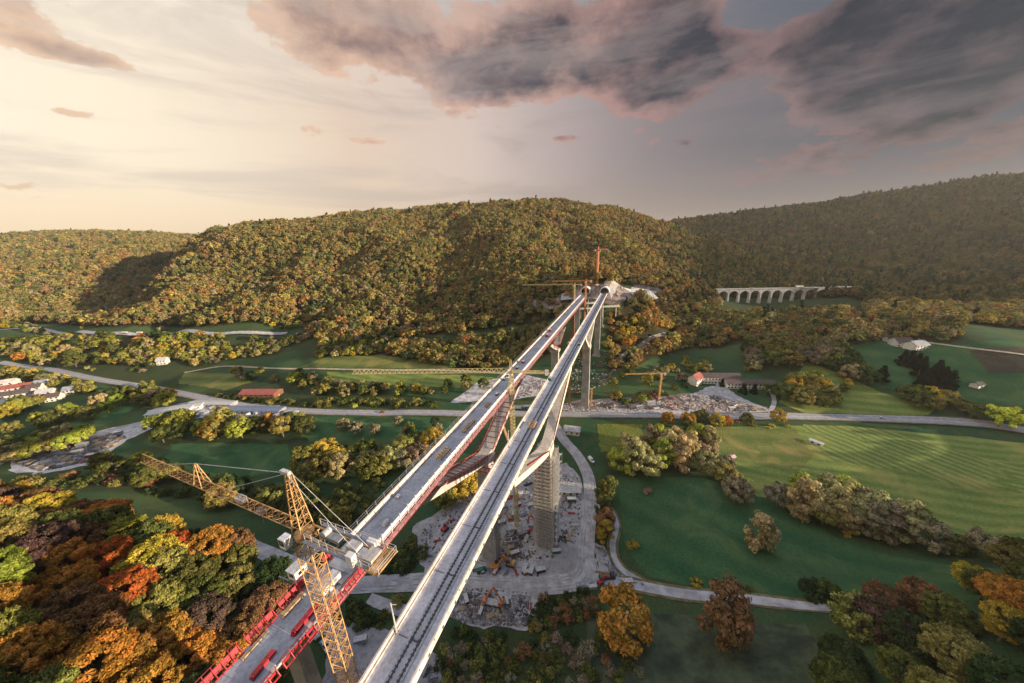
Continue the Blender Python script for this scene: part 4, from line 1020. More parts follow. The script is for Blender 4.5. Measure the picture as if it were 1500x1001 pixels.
# pole standing on the left parapet of the finished bridge
def mast_pole(s, h, lab):
    r = empty('signal_mast', P(s, -3.2, 79.9)); b = MB(); b.tube((0, 0, 0), (0, 0, h), .16, .11, 8); b.build('pole', GALV, r)
    b = MB(); b.box((0, 0, .12), (.7, .7, .24)); b.build('base_plate', STEEL, r); b = MB(); b.bar((0, 0, h - .4), (.9, 0, h - .4), .1); b.build('bracket', GALV, r)
    tag(r, lab, 'mast')
mast_pole(6, 7.5, 'slim pale pole on the edge of the track deck near the foot of the picture')
mast_pole(62, 6.5, 'slim pole on the edge of the track deck behind the jib end')

lb = empty('bridge_under_construction', P(0, -23, 0)); O = -22.9
LDK = concrete('new_deck_concrete', (0.36, 0.37, 0.40), 0)
b = MB(); extrude(b, S0, 372, girder_prof(O)); b.build('girder', CONC, lb)
b = MB(); extrude(b, S0, 372, [(O - 3.5, 79.9), (O + 3.5, 79.9), (O + 3.5, 79.61), (O - 3.5, 79.61)]); dk = b.build('deck', LDK, lb)
b = MB()
for k in range(40):
    s = S0 + 10.4 * k; b.box(P(s, O, 79.93), (.14, 6.4, .05), BANG)
    if k % 3 == 1: b.box(P(s + 4, O + (k % 5 - 2) * .7, 79.93), (.12, 3.0, .05), BANG)
b.build('deck_joint', PARA, dk)
for sgn in (-1, 1):
    b = MB(); extrude(b, 18, 372, [(O + sgn * 3.25, 79.905), (O + sgn * 3.95, 79.905), (O + sgn * 3.95, 80.85), (O + sgn * 3.6, 80.85), (O + sgn * 3.25, 80.2)]); b.build('edge_beam', PARA, lb)
# tall railing of the far side, board screen of the near side
b = MB()
for k in range(110):
    s = 18 + 3.1 * k; b.bar(P(s, O - 4.1, 79.2), P(s, O - 4.25, 82.2), .14)
for z in (80.7, 81.4, 82.1): b.bar(P(18, O - 4.2, z), P(355, O - 4.2, z), .07)
b.build('railing', STEEL, lb)
b = MB()
for k in range(int(330 / 3.1)):
    s = 20 + 3.1 * k
    b.box(P(s + 1.5, O + 4.15, 80.75), (2.8, .1, 1.1), BANG)
    b.bar(P(s, O + 4.2, 79.1), P(s, O + 4.35, 82.0), .16)
b.build('side_screen', WHITE, lb)
b = MB()       # red working platform bracketed under the near edge
for k in range(int(352 / 2.2)):
    s = 2 + 2.2 * k
    b.bar(P(s, O + 3.9, 79.0), P(s, O + 5.3, 78.7), .14); b.bar(P(s, O + 5.3, 78.7), P(s, O + 2.4, 77.0), .12); b.bar(P(s, O + 5.3, 78.7), P(s, O + 5.35, 79.8), .1)
for o, z, w in ((5.3, 79.75, .1), (5.3, 79.25, .08), (5.3, 78.75, .16), (4.1, 79.05, .16), (2.5, 76.9, .22)): b.bar(P(0, O + o, z), P(354, O + o, z), w)
b.build('working_platform', PLATRED, lb)
b = MB(); b.loft([[P(s, O + 4.0, 78.85), P(s, O + 5.2, 78.85), P(s, O + 5.2, 78.95), P(s, O + 4.0, 78.95)] for s in (2, 354)]); b.build('walkway_boards', PINK, lb)
pier(lb, .5, O, 76.3, w=4.0, d=2.2); pier(lb, 82, O, 56, w=6.0, d=4.2); pier(lb, 218, O, 61, w=5.6, d=3.8); pier(lb, 326, O, 76.3, w=5, d=3); pier(lb, 300, O, 76.3, m=RUST, w=3.2, d=2.4, name='temporary_support')
for s, z, L1, L2 in ((82, 57.5, 46, 46), (218, 62, 30, 34)):
    b = MB(); b.box(P(s, O, z - 1.2), (7.5, 7.0, 2.6), BANG); b.build('pier_head', CONC, lb)
    for sg, L in ((-1, L1), (1, L2)):
        a_ = arm(lb, s, z, s + sg * L, 75.4, O, CONC)
        b = MB()
        for u0 in np.arange(.06, .62, .06):
            s_a = s + sg * L * u0; z_a = z + (75.4 - z) * u0 ** 1.12 + 1.5
            b.bar(P(s_a, O - 2.6, z_a), P(s_a, O + 2.9, z_a), .25)
            b.bar(P(s_a, O + 2.8, z_a - 2.4), P(s_a, O + 2.9, z_a + 1.3), .2)
            b.bar(P(s_a, O - 2.6, z_a), P(s_a, O - 2.6, z_a + 1.3), .2)
        for o in (-2.6, 2.9):
            for dz in (.3, 1.2): b.bar(P(s + sg * L * .05, O + o, z + 1.5 + dz), P(s + sg * L * .95, O + o, 75.4 + .6 + dz * .6), .22)
        b.build('strut_formwork', PLATRED, lb)
b = MB()      # platform ring round the pier head of the big V
for a in np.linspace(-5.5, 5.5, 6):
    b.bar(P(82 - 7, O + a, 54.7), P(82 + 7, O + a, 54.7), .3); b.bar(P(82 + a * 1.2, O - 5.5, 55), P(82 + a * 1.2, O + 5.5, 55), .3)
for o in (-5.6, 5.6):
    for z in (55.9, 56.7): b.bar(P(75, O + o, z), P(89, O + o, z), .14)
for s_ in np.linspace(75, 89, 8):
    b.bar(P(s_, O + 5.6, 54.9), P(s_, O + 5.6, 57.9), .2); b.bar(P(s_, O - 5.6, 54.9), P(s_, O - 5.6, 57.9), .2)
b.build('head_platform', PLATRED, lb)
tag(lb, 'second railway bridge still being built, grey deck with red formwork along its side', 'bridge'); anchor(lb)

# gear of the building front on the near end of the unfinished deck
def top(name, lab, c, s, o, z=79.92, group=None, rz=None):
    r = empty(name, P(s, O + o, z), BANG if rz is None else BANG + rz); tag(r, lab, c, group); return r
def local(b, name, m, r): return b.build(name, m, r)
def panel(s, o, L, tilt, lab, h=1.5, m=RED):
    r = top('formwork_panel', lab, 'formwork', s, o, group='red formwork panels on the near end of the unfinished deck')
    b = MB(); b.add([(-L / 2, 0, 0), (L / 2, 0, 0), (L / 2, tilt, h), (-L / 2, tilt, h), (-L / 2, .16, 0), (L / 2, .16, 0), (L / 2, tilt + .16, h), (-L / 2, tilt + .16, h)], [(0, 1, 2, 3), (4, 5, 6, 7), (0, 1, 5, 4), (2, 3, 7, 6), (1, 2, 6, 5), (0, 3, 7, 4)])
    b.build('face_sheet', m, r)
    b = MB(); n = int(L / 1.2)
    for k in range(n + 1):
        x = -L / 2 + L * k / n; b.bar((x, tilt * .3 - .1, .2), (x, -1.0, 0.05), .14); b.bar((x, tilt - .1, h + .1), (x, -1.0, .05), .12); b.bar((x, tilt - .05, h - .2), (x, tilt - .05, h + 1.0), .09)
    b.bar((-L / 2, tilt, h + .9), (L / 2, tilt, h + .9), .07); b.bar((-L / 2, -.9, .15), (L / 2, -.9, .15), .2)
    b.build('props', m, r)
panel(12.6, -4.0, 2.6, .3, 'short bright red formwork panel at the far end of the left edge row', 1.3)
panel(4.4, -4.2, 5.0, .3, 'long red formwork panel beside the white cabin on the left edge', 1.2)
panel(-1.5, -4.2, 4.6, .3, 'red formwork panel nearest the beech wood on the left edge', 1.2)
panel(-8, -4.2, 6, .3, 'dark red formwork panel at the very end of the left edge row', 1.2)
panel(10.8, 4.9, 4.8, -.3, 'red formwork panel on the right edge below the crane mast', 1.1)
panel(5.0, 4.9, 5.0, -.3, 'red formwork panel on the right edge beside the white container', 1.1)
panel(-1.2, 4.9, 5.6, -.3, 'red formwork panel on the right edge beside the red beams', 1.1)
panel(-8, 4.9, 6, -.3, 'red formwork panel at the near end of the right edge', 1.1)
r = top('site_cabin', 'small white cabin on steel legs hung outside the left edge of the unfinished deck', 'cabin', 7.6, -6.6, 80.4)
b = MB(); b.box((0, 0, 1.2), (2.6, 2.3, 2.2)); b.build('cabin_box', WHITE, r)
b = MB(); b.box((0, 0, 2.37), (2.9, 2.6, .12)); b.build('roof', GALV, r)
b = MB(); b.box((-1.32, 0, 1.4), (.05, 1.2, .8)); b.box((0, -1.17, 1.4), (1.2, .05, .8)); b.build('window', GLASS, r)
b = MB()
for x in (-1.2, 1.2):
    for y in (-1.0, 1.0): b.bar((x, y, .1), (x, y + .3, -2.6), .14)
    b.bar((x, -1.0, -.6), (x, 4.6, -.9), .2); b.bar((x, -1, -2.5), (x, 1.2, 0), .1)
for z in (-.5, 1): b.bar((-2.0, 1.4, z), (2.0, 1.4, z), .08)
b.build('support_frame', STEEL, r)
r = top('office_container', 'white container standing on the unfinished deck near its building front', 'container', 8.0, 1.5)
b = MB(); b.box((0, 0, 1.0), (4.2, 1.9, 1.9)); b.build('container_box', WHITE, r)
b = MB(); b.box((0, 0, 2.0), (4.35, 2.05, .1)); b.build('roof', GALV, r)
b = MB()
for x in (-2.1, 2.1):
    for y in (-.95, .95): b.box((x, y, 1.0), (.12, .12, 2.04))
b.build('corner_post', STEEL, r)
b = MB(); b.box((.8, -.97, 1.0), (.7, .05, 1.6)); b.build('door', GREY, r)
r = top('plywood_deck', 'broad grey plywood platform laid across the unfinished deck at its building front', 'platform', 13.4, .6)
b = MB(); b.box((0, 0, .5), (4.6, 6.6, .12)); b.box((-3.2, -1.2, .34), (2.2, 3.8, .12)); b.build('board_top', GREY, r)
b = MB()
for x in (-2, 0, 2):
    for y in (-3, -1, 1, 3): b.bar((x, y, 0), (x, y, .45), .16)
b.build('props', STEEL, r)
def beams(s, o, n, L, m, lab, rz=0.0, stack=2):
    r = top('beam_stack', lab, 'beams', s, o, group='stacks of beams on the unfinished deck', rz=rz)
    for k in range(stack):
        b = MB()
        for i in range(n): b.box((0, (i - n / 2) * .34, .18 + .3 * k), (L - .3 * k, .24, .24))
        b.build('layer', m, r)
    b = MB(); b.box((-L * .3, 0, .03), (.15, n * .34, .06)); b.box((L * .3, 0, .03), (.15, n * .34, .06)); b.build('bearer', WOOD, r)
beams(2.2, 2.2, 3, 5.6, RED, 'stack of long red beams lying on the unfinished deck', .04, 3)
beams(3.2, -2.5, 3, 4.6, WOOD, 'stack of pale timber beams behind the left red formwork', 0, 2)
beams(-3.6, -2.7, 2, 4.4, WOOD, 'thin timber stack near the foot of the unfinished deck', .05, 1)
beams(-5.0, 1.6, 3, 4.0, RED, 'short red beams at the very end of the unfinished deck', .1, 2)
r = top('trestle', 'small white trestle standing between the container and the red beams', 'trestle', 4.9, 1.5)
b = MB()
for y in (-.6, .6): b.bar((-.5, y, 0), (0, y, 1.7), .12); b.bar((.5, y, 0), (0, y, 1.7), .12)
b.bar((0, -.7, 1.7), (0, .7, 1.7), .16); b.build('trestle_frame', GALV, r)
for i, (s, z0, m_, lab) in enumerate(((20.5, .1, WOOD, 'timber crate lying on the unfinished deck beside the crane mast'),)):
    pass

b = MB(); rgc = random.Random(3); pp = P(16, O - 2.6, 79.98)
for k in range(1, 60):
    q_ = P(16 + k * 4.6, O - 2.6 + rgc.uniform(-.35, .35), 79.98); b.tube(pp, q_, .06, n=5, caps=False); pp = q_
tag(b.build('cable', DARK, None), 'thin black cable lying along the grey deck of the unfinished bridge', 'cable')
# yellow form carriages on the decks
def cart(s, o, L, w, lab, bridge='L', m=YELLOW):
    r = empty('form_carriage', P(s, (O if bridge == 'L' else 0) + o, 79.95 if bridge == 'L' else 80.28), BANG); tag(r, lab, 'carriage', 'yellow carriages on the decks')
    b = MB()
    for y in (-w / 2, w / 2): b.bar((-L / 2, y, .5), (L / 2, y, .5), .24, .34)
    n = max(2, int(L / 1.1))
    for k in range(n + 1): x = -L / 2 + L * k / n; b.bar((x, -w / 2, .6), (x, w / 2, .6), .14)
    b.build('chassis', m, r)
    b = MB()
    for k in range(n): x = -L / 2 + L * (k + .5) / n; b.bar((x, -w * .42, .75), (x + .3, w * .42, .75), .3, .12)
    b.build('load', WOOD if m is YELLOW else RED, r)
    for x in (-L / 2 + .4, L / 2 - .4):
        for y in (-w / 2, w / 2): b = MB(); b.tube((x, y - .12, .26), (x, y + .12, .26), .26, n=10); b.build('wheel', DARK, r)
cart(52, .6, 6.0, 1.8, 'yellow carriage on the grey deck nearest the crane')
cart(69, .9, 8.4, 1.0, 'long narrow yellow carriage farther along the grey deck')
cart(86, 1.0, 4.0, .9, 'short yellow carriage on the grey deck before the big V of struts')
cart(76, .6, 4.8, 2.2, 'yellow carriage standing on the rails of the finished bridge', 'R')
def small_gear(s, o, dims, m, lab, name='tool_box', c='tool box', bridge='L', g='gear lying on the unfinished deck'):
    zz = 79.92 if bridge == 'L' else 79.95
    r = empty(name, P(s, (O if bridge == 'L' else 0) + o, zz), BANG); tag(r, lab, c, g)
    b = MB(); b.box((0, 0, dims[2] / 2), (dims[0], dims[1], dims[2])); b.build('box_body', m, r)
    b = MB(); b.box((0, 0, dims[2] + .05), (dims[0] + .12, dims[1] + .12, .1)); b.build('lid', GALV, r)
small_gear(112, -1.8, (1.6, 1.0, 1.0), GREEN, 'green box on the grey deck above the big V of struts')
small_gear(128, -.6, (2.0, 1.0, 1.0), DARK, 'dark box on the grey deck beyond the big V of struts')
small_gear(120, -.4, (2.2, 1.2, .8), RUST, 'rusty box on the grey deck just past the big V of struts')
small_gear(96, 1.0, (2.0, .8, .9), RUST, 'brown box on the grey deck over the pier')
small_gear(137, -.2, (2.2, 1.4, 1.2), RED, 'red box on the far half of the grey deck')
small_gear(190, .2, (2.4, 2.0, 2.0), RED, 'red box on the grey deck near the second V')
small_gear(205, -1.2, (3.0, 1.6, 1.6), RED, 'red machine box on the grey deck past the small yellow crane')
small_gear(118, -3.0, (1.8, 1.4, 1.4), GREEN, 'green box by the left parapet of the track deck', bridge='R', g='gear on the track deck')
small_gear(176, 2.2, (1.2, 1.0, 1.2), DARK, 'small dark box on the track deck near the second pier', bridge='R', g='gear on the track deck')
small_gear(32, -1.2, (1.0, .7, .6), GALV, 'small grey box on the grey deck under the jib end')
small_gear(24, 1.6, (1.6, .9, .7), WHITE, 'white box on the grey deck behind the crane mast')

# ------------------------------------------------------------------ scaffold round the first pier of the finished bridge
sc_ = empty('scaffold_tower', P(98, 0, 0)); b = MB(); pl = MB()
zb = gpz(98, 0)
for s_ in (-5.0, -3.3, 3.3, 5.0):
    for o_ in np.linspace(-4.9, 4.9, 6): b.bar(P(98 + s_, o_, zb - .5), P(98 + s_, o_, 53.5), .11)
for o_ in (-4.9, -3.4, 3.4, 4.9):
    for s_ in (-1.6, 0, 1.6): b.bar(P(98 + s_, o_, zb - .5), P(98 + s_, o_, 53.5), .11)
for z in np.arange(zb + 2, 53.5, 2.0):
    for o_ in (-4.9, 4.9): b.bar(P(93, o_, z), P(103, o_, z), .1); b.bar(P(93, o_, z + 1), P(103, o_, z + 1), .08)
    for s_ in (-5.0, 5.0): b.bar(P(98 + s_, -4.9, z), P(98 + s_, 4.9, z), .1); b.bar(P(98 + s_, -4.9, z + 1), P(98 + s_, 4.9, z + 1), .08)
    for o_ in (-4.1, 4.1): pl.box(P(98, o_, z), (10, 1.0, .09), BANG)
    for s_ in (-4.2, 4.2): pl.box(P(98 + s_, 0, z + .005), (1.0, 7.0, .09), BANG)
b.build('scaffold_poles', GALV, sc_); pl.build('scaffold_decks', mat('scaffold_boards', (0.42, 0.36, 0.31), .8, .3, .8), sc_)
b = MB()
for k in range(24):
    z = zb + 2 + 2 * k; sg = 1 if k % 2 else -1; b.bar(P(98 - 3 * sg, 5.9, z), P(98 + 3 * sg, 5.9, z + 2), .7, .1); b.box(P(98 + 3.6 * sg, 5.9, z + 2), (1.2, 1.4, .1), BANG)
for s_ in (-4.2, 4.2):
    for o_ in (5.2, 6.7): b.bar(P(98 + s_, o_, zb), P(98 + s_, o_, 52), .1)
b.build('stair_flights', GALV, sc_)
tag(sc_, 'tall scaffolding with a stair tower wrapped round the first pier of the finished bridge', 'scaffold'); anchor(sc_)
lt = empty('scaffold_tower', P(82, O - 1, 0)); b = MB()
for s_, o_ in ((3.4, 3.8), (5.4, 3.8), (3.4, 5.6), (5.4, 5.6)): b.bar(P(82 + s_, O + o_, gpz(82, O)), P(82 + s_, O + o_, 53.5), .12)
for z in np.arange(2, 53, 2.0):
    for a, c in (((3.4, 3.8), (5.4, 3.8)), ((5.4, 3.8), (5.4, 5.6)), ((5.4, 5.6), (3.4, 5.6)), ((3.4, 5.6), (3.4, 3.8))): b.bar(P(82 + a[0], O + a[1], z), P(82 + c[0], O + c[1], z), .09); b.bar(P(82 + a[0], O + a[1], z), P(82 + c[0], O + c[1], z + 2), .07)
b.build('scaffold_poles', GALV, lt); tag(lt, 'slender scaffold stair beside the first pier of the unfinished bridge', 'scaffold'); anchor(lt)

# ------------------------------------------------------------------ tower cranes
def V3(q, z=None): return Vector((q[0], q[1], q[2] if z is None else z))
def tower_crane(base, ztop, az, Lj, Lc, mw, lab, m, zb=None, jw=1.1, jh=1.3, r=.09, peak=6.0, detail=False, jr=None, group=None, ropes=True):
    zb = float(gzat(base[0], base[1])) if zb is None else zb
    R_ = empty('tower_crane', (base[0], base[1], zb), az); H = ztop - zb
    b = MB(); b.lattice((0, 0, 0), (0, 0, H), mw, mw, mw * .95, r, (math.cos(.35), math.sin(.35), 0)); ms = b.build('mast', m, R_)
    b = MB(); b.box((0, 0, .5), (mw * 2.4, mw * 2.4, 1.0)); b.build('base_block', CONC, R_)
    b = MB(); b.tube((0, 0, H), (0, 0, H + .8), mw * .55, mw * .6, 20); b.build('slewing_ring', m, R_)
    zj = H + 1.5
    b = MB()
    n = int(Lj / (1.4 if detail else 2.2)); p0, p1 = Vector((mw * .5, 0, zj)), Vector((Lj, 0, zj + .3))
    for y in (-jw / 2, jw / 2): b.bar(p0 + Vector((0, y, 0)), p1 + Vector((0, y, 0)), (jr or r) * 1.5)
    b.bar(p0 + Vector((0, 0, jh)), p1 + Vector((0, 0, jh)), (jr or r) * 1.5)
    for k in range(n):
        a, c = p0.lerp(p1, k / n), p0.lerp(p1, (k + 1) / n); mid = (a + c) / 2 + Vector((0, 0, jh))
        for y in (-jw / 2, jw / 2): v = Vector((0, y, 0)); b.bar(a + v, mid, (jr or r) * .9); b.bar(mid, c + v, (jr or r) * .9)
        b.bar(a + Vector((0, -jw / 2, 0)), a + Vector((0, jw / 2, 0)), (jr or r)); b.bar(a + Vector((0, -jw / 2, 0)), c + Vector((0, jw / 2, 0)), (jr or r) * .8)
    b.build('jib', m, R_)
    b = MB()
    for y in (-jw * .6, jw * .6): b.bar((-mw * .4, y, zj), (-Lc, y, zj), r * 2.2, r * 3.5)
    n = int(Lc / 1.5)
    for k in range(n + 1): x = -mw * .4 - (Lc - mw * .4) * k / n; b.bar((x, -jw * .6, zj), (x, jw * .6, zj), r * 1.2)
    cj = b.build('counter_jib', m, R_)
    b = MB(); b.box((-Lc + .9, 0, zj - .6), (1.5, jw * 1.3, 2.2)); b.build('counterweight', CONC, R_)
    b = MB(); f = mw * .45; apx = Vector((-.2, 0, zj + peak))
    for x in (-f, f):
        for y in (-f, f): b.bar((x, y, zj - .6), (apx.x + x * .25, y * .3, apx.z), r * 1.5)
    for k in range(1, 7):
        u = k / 7; w = f * (1 - .72 * u); z = zj - .6 + (peak + .6) * u
        for a, c in (((-w, -w), (w, -w)), ((w, -w), (w, w)), ((w, w), (-w, w)), ((-w, w), (-w, -w))):
            b.bar((a[0], a[1], z), (c[0], c[1], z), r * .9); b.bar((a[0], a[1], z), (c[0] * .9, c[1] * .9, z + peak / 7), r * .7)
    b.build('tower_head', m, R_)
    if ropes:
        b = MB()
        for y in (-.25, .25):
            b.bar(apx + Vector((0, y, 0)), (-Lc * .86, y * 2.6, zj + .2), r * .7)
        if detail:
            kp = Vector((Lj * .56, 0, zj + jh + 3.0))
            b.bar(apx, kp, r * 1.1); b.bar(kp, (Lj * .82, 0, zj + jh), r * .9); b.bar(apx, (Lj * .40, 0, zj + jh), r * .8)
        else: b.bar(apx, (Lj * .6, 0, zj + jh), r * .6)
        b.build('tie_rods', GALV, R_)
    b = MB(); b.box((mw * .7, mw * .8, zj - 1.2), (1.2, 1.1, 1.6)); cb = b.build('cab', WHITE, R_)
    b = MB(); b.box((mw * .7 + .62, mw * .8, zj - 1.0), (.05, .9, .9)); b.box((mw * .7, mw * .8 + .57, zj - 1.0), (.9, .05, .9)); b.box((mw * .7, mw * .8 - .57, zj - 1.0), (.9, .05, .9)); b.build('cab_window', GLASS, cb)
    if detail:
        b = MB(); x0 = Lj * .56
        for x in (-1.1, 1.1):
            for y in (-jw / 2, jw / 2): b.bar((x0 + x, y, zj + jh * .3), (x0 + x * .1, y * .15, zj + jh + 3.0), r * 1.2)
        for u in (.25, .5, .75):
            for y in (-1, 1): b.bar((x0 - 1.1 * (1 - u), y * jw / 2 * (1 - u * .85), zj + jh * .3 + (jh * .7 + 3) * u), (x0 + 1.1 * (1 - u), y * jw / 2 * (1 - u * .85), zj + jh * .3 + (jh * .7 + 3) * u), r * .8)
            b.bar((x0 - 1.1 * (1 - u), -jw / 2 * (1 - u), zj + jh * .3 + (jh * .7 + 3) * u), (x0 + 1.1 * (1 - u * .8), jw / 2 * (1 - u), zj + jh * .3 + (jh * .7 + 3) * min(1, u + .2)), r * .7)
        b.build('jib_post', m, R_)
        # machinery on the counter jib
        b = MB(); b.box((-Lc * .42, 0, zj + .5), (Lc * .26, .9, .55)); hh = b.build('winch_housing', STEEL, R_)
        b = MB(); b.tube((-Lc * .36, -.5, zj + 1.0), (-Lc * .36, .5, zj + 1.0), .42, n=14); b.build('rope_drum', GALV, hh)
        b = MB(); b.box((-Lc * .72, 0, zj + .5), (1.7, 1.1, .7)); b.build('switch_cabinet', GALV, R_)
        b = MB(); b.box((-Lc * .8, 1.45, zj + .4), (1.0, .7, 1.8)); b.build('ballast_block', WHITE, R_)
        b = MB(); b.box((-Lc * .84, -1.35, zj - .3), (1.3, .7, 2.0)); b.build('ballast_block', WHITE, R_)
        b = MB()
        for k in range(6): x = -Lc + .2 - 1.5 * 0 - k * .3; b.bar((-Lc - .1 - k * .28, -1.6, zj + .05), (-Lc - .1 - k * .28, 1.6, zj + .05), .14)
        for y in (-1.6, 1.6): b.bar((-Lc - 1.6, y, zj), (-Lc + .3, y, zj), .16)
        b.build('end_platform', m, R_)
        b = MB()
        for y in (-1.5, 1.5):
            for z in (.6, 1.1): b.bar((-Lc - 1.6, y, zj + z), (-2.0, y * .8, zj + z), .05)
            for k in range(10): x = -Lc - 1.6 + (Lc - .4) * k / 9; b.bar((x, y * (.8 + .2 * (1 - k / 9)), zj), (x, y * (.8 + .2 * (1 - k / 9)), zj + 1.1), .05)
        for z in (.6, 1.1): b.bar((-Lc - 1.6, -1.5, zj + z), (-Lc - 1.6, 1.5, zj + z), .05)
        b.build('handrail', GALV, R_)
        b = MB()
        for y in (-1, 1): b.bar((-2.0, y * 1.4, zj - .1), (-Lc + .5, y * 1.25, zj - .1), .5, .06)
        b.build('walkway', STEEL, R_)
        b = MB()     # sheave frame at the apex and ladder cage
        b.box((apx.x + .5, 0, apx.z), (1.5, .5, .5)); b.bar((apx.x - .6, .3, apx.z - 1), (apx.x - .6, .3, apx.z + .9), .08)
        b.build('sheave_frame', GALV, R_)
        b = MB()
        for k in range(26): z = .8 + k * .35 + (H - 10); b.bar((-.25, .0, z), (.25, 0, z), .05)
        for x in (-.25, .25): b.bar((x, 0, 0), (x, 0, H), .06)
        b.build('ladder', GALV, ms)
        b = MB(); b.box((0, 0, H - 2.4), (mw * 1.35, mw * 1.35, .1))
        for sx in (-1, 1):
            for sy in (-1, 1): b.bar((sx * mw * .67, sy * mw * .67, H - 2.4), (sx * mw * .67, sy * mw * .67, H - 1.3), .06)
            b.bar((sx * mw * .67, -mw * .67, H - 1.3), (sx * mw * .67, mw * .67, H - 1.3), .06); b.bar((-mw * .67, sx * mw * .67, H - 1.3), (mw * .67, sx * mw * .67, H - 1.3), .06)
        b.build('collar_platform', STEEL, R_)
        b = MB(); b.box((Lj * .22, 0, zj - .35), (1.4, 1.0, .4)); b.tube((Lj * .22, 0, zj - .5), (Lj * .22, 0, zj - 2.5), .04, n=5); b.build('trolley', STEEL, R_)
        b = MB(); b.box((Lj * .32, 0, zj + jh * .4), (1.5, jw * .7, .8)); b.bar((Lj * .25, .5, zj + jh), (Lj * .25, .5, zj + jh + 1), .06); b.bar((Lj * .3, .5, zj + jh), (Lj * .3, .5, zj + jh + 1), .06); b.bar((Lj * .25, .5, zj + jh + 1), (Lj * .3, .5, zj + jh + 1), .06); b.build('trolley_winch', GALV, R_)
    tag(R_, lab, 'crane', group)
    return R_
MC = att(448, 787, 44 / 466)
tower_crane(MC, MC[2] + .2, math.radians(157.7), 42, 13.2, 2.1, 'big yellow tower crane in the foreground, its jib reaching over the autumn wood', YELLOW, zb=-1, jw=1.35, jh=1.3, r=.075, peak=9.0, detail=True, jr=.07)
q = gp(757, 772)
je = at(517, 547, 90); jv = je[:2] - q[:2]
tower_crane((q[0], q[1]), 88, math.atan2(jv[1], jv[0]), float(np.linalg.norm(jv)), 17, 1.9, 'yellow tower crane between the bridges with a very long jib over the meadow', PALEY, r=.12, jw=1.3, jh=1.8, peak=6, jr=.12, ropes=False)
q = gp(965, 584)
tower_crane((q[0], q[1]), 46 * .62, math.radians(180), 32, 4, 1.2, 'small yellow crane in the rubble yard before the sunny wood', YELLOW, r=.16, jw=.8, jh=.8, peak=1.0, ropes=False)
q = gp(834, 593)
tower_crane((q[0], q[1]), 62, math.radians(60), 20, 6, 1.6, 'orange crane mast standing behind the track deck by the second pier', ORANGE, r=.15, peak=2, ropes=False)
q = P(331, -27, 0)
tower_crane(q, 97, math.radians(172), 58, 8, 1.6, 'ochre tower crane beside the far third pier, its jib low over the shaded wood', PALEY, r=.14, jr=.10, jw=.9, jh=1.0, peak=2, ropes=False)
q = P(372, -28.5, 0)
tower_crane((at(858, 448, 79)[0] - 2, at(858, 448, 79)[1] - 6), 104, math.radians(178), 34, 6, 1.3, 'orange crane close in front of the left tunnel mouth', ORANGE, r=.14, jr=.09, jw=.8, jh=.9, peak=2, ropes=False)
q = P(400, -10, 0)
tower_crane((112, 412), 131, math.radians(-75), 20, 9, 1.8, 'tall red crane standing between the two tunnel mouths', REDC, r=.22, peak=4, ropes=False)
# leaning yellow lattice boom near the second pier of the finished bridge
def boom(px, py, h, lean, lab):
    q = gp(px, py); r = empty('lattice_boom', (q[0], q[1], q[2])); b = MB(); b.lattice((0, 0, 0), (lean[0], lean[1], h), 1.0, 1.0, 1.6, .12); b.build('boom', YELLOW, r)
    b = MB(); b.box((0, 0, .6), (3.2, 2.6, 1.2)); b.build('base_machine', YELLOW, r); tag(r, lab, 'crane boom')
boom(866, 594, 17, (0, 0), 'upright yellow lattice post beside the second pier of the track bridge')
boom(852, 594, 14, (7, 0), 'leaning yellow lattice post crossing in front of the second pier')
boom(764, 700, 34, (-12, 14), 'leaning yellow lattice boom rising between the bridges by the first V')

# ------------------------------------------------------------------ tunnel mouths and the works at the far end
def portal(s, o, lab, grp='twin tunnel mouths'):
    r = empty('tunnel_portal', P(s, o, 78.6), BANG - math.pi / 2)      # local y runs into the hill
    def ring(R1, R2, y0, y1, m, name):
        b = MB(); n = 28; prof = []
        vs = []
        for (rr, y) in ((R1, y0), (R2, y0), (R2, y1), (R1, y1)):
            for k in range(n + 1):
                a = math.radians(-28) + math.radians(236) * k / n; vs.append((rr * math.cos(a), y, 3.4 + rr * math.sin(a)))
        N_ = n + 1; fs = []
        for q in range(4):
            for k in range(n): fs.append((q * N_ + k, q * N_ + k + 1, ((q + 1) % 4) * N_ + k + 1, ((q + 1) % 4) * N_ + k))
        fs += [(0, N_, 2 * N_, 3 * N_), (n, N_ + n, 2 * N_ + n, 3 * N_ + n)]
        b.add(vs, fs); return b.build(name, m, r)
    ring(5.0, 5.9, -3, 12, WHITE, 'portal_ring'); ring(4.6, 5.0, -1.5, 60, DARK, 'tunnel_lining')
    b = MB(); b.box((0, 22, 3), (12, .5, 13)); b.build('tunnel_dark_sheet', DARK, r)  # near-black lining and sheet stand in for the darkness inside
    b = MB(); b.box((0, 25, .6), (7.6, 56, .9)); b.build('tunnel_floor', CONC, r)
    tag(r, lab, 'tunnel', None); return r
portal(393, .4, 'round tunnel mouth that the finished track bridge runs into'); portal(392, -22.9, 'round tunnel mouth at the end of the unfinished bridge')
def slab_on_slope(name, pts, m, th, lab, c, n=(0, -.5, .86)):
    """sprayed concrete or a retaining wall that lies on the bank, with real thickness"""
    b = MB(); k = len(pts); nn = Vector(n).normalized() * th
    lo = [Vector(p) - nn for p in pts]; hi = [Vector(p) + nn * .2 for p in pts]
    b.add([*lo, *hi], [tuple(range(k))[::-1], tuple(range(k, 2 * k))] + [(i, (i + 1) % k, k + (i + 1) % k, k + i) for i in range(k)])
    return tag(b.build(name, m), lab, c)
def up(px, py, t): return att(px, py, t)
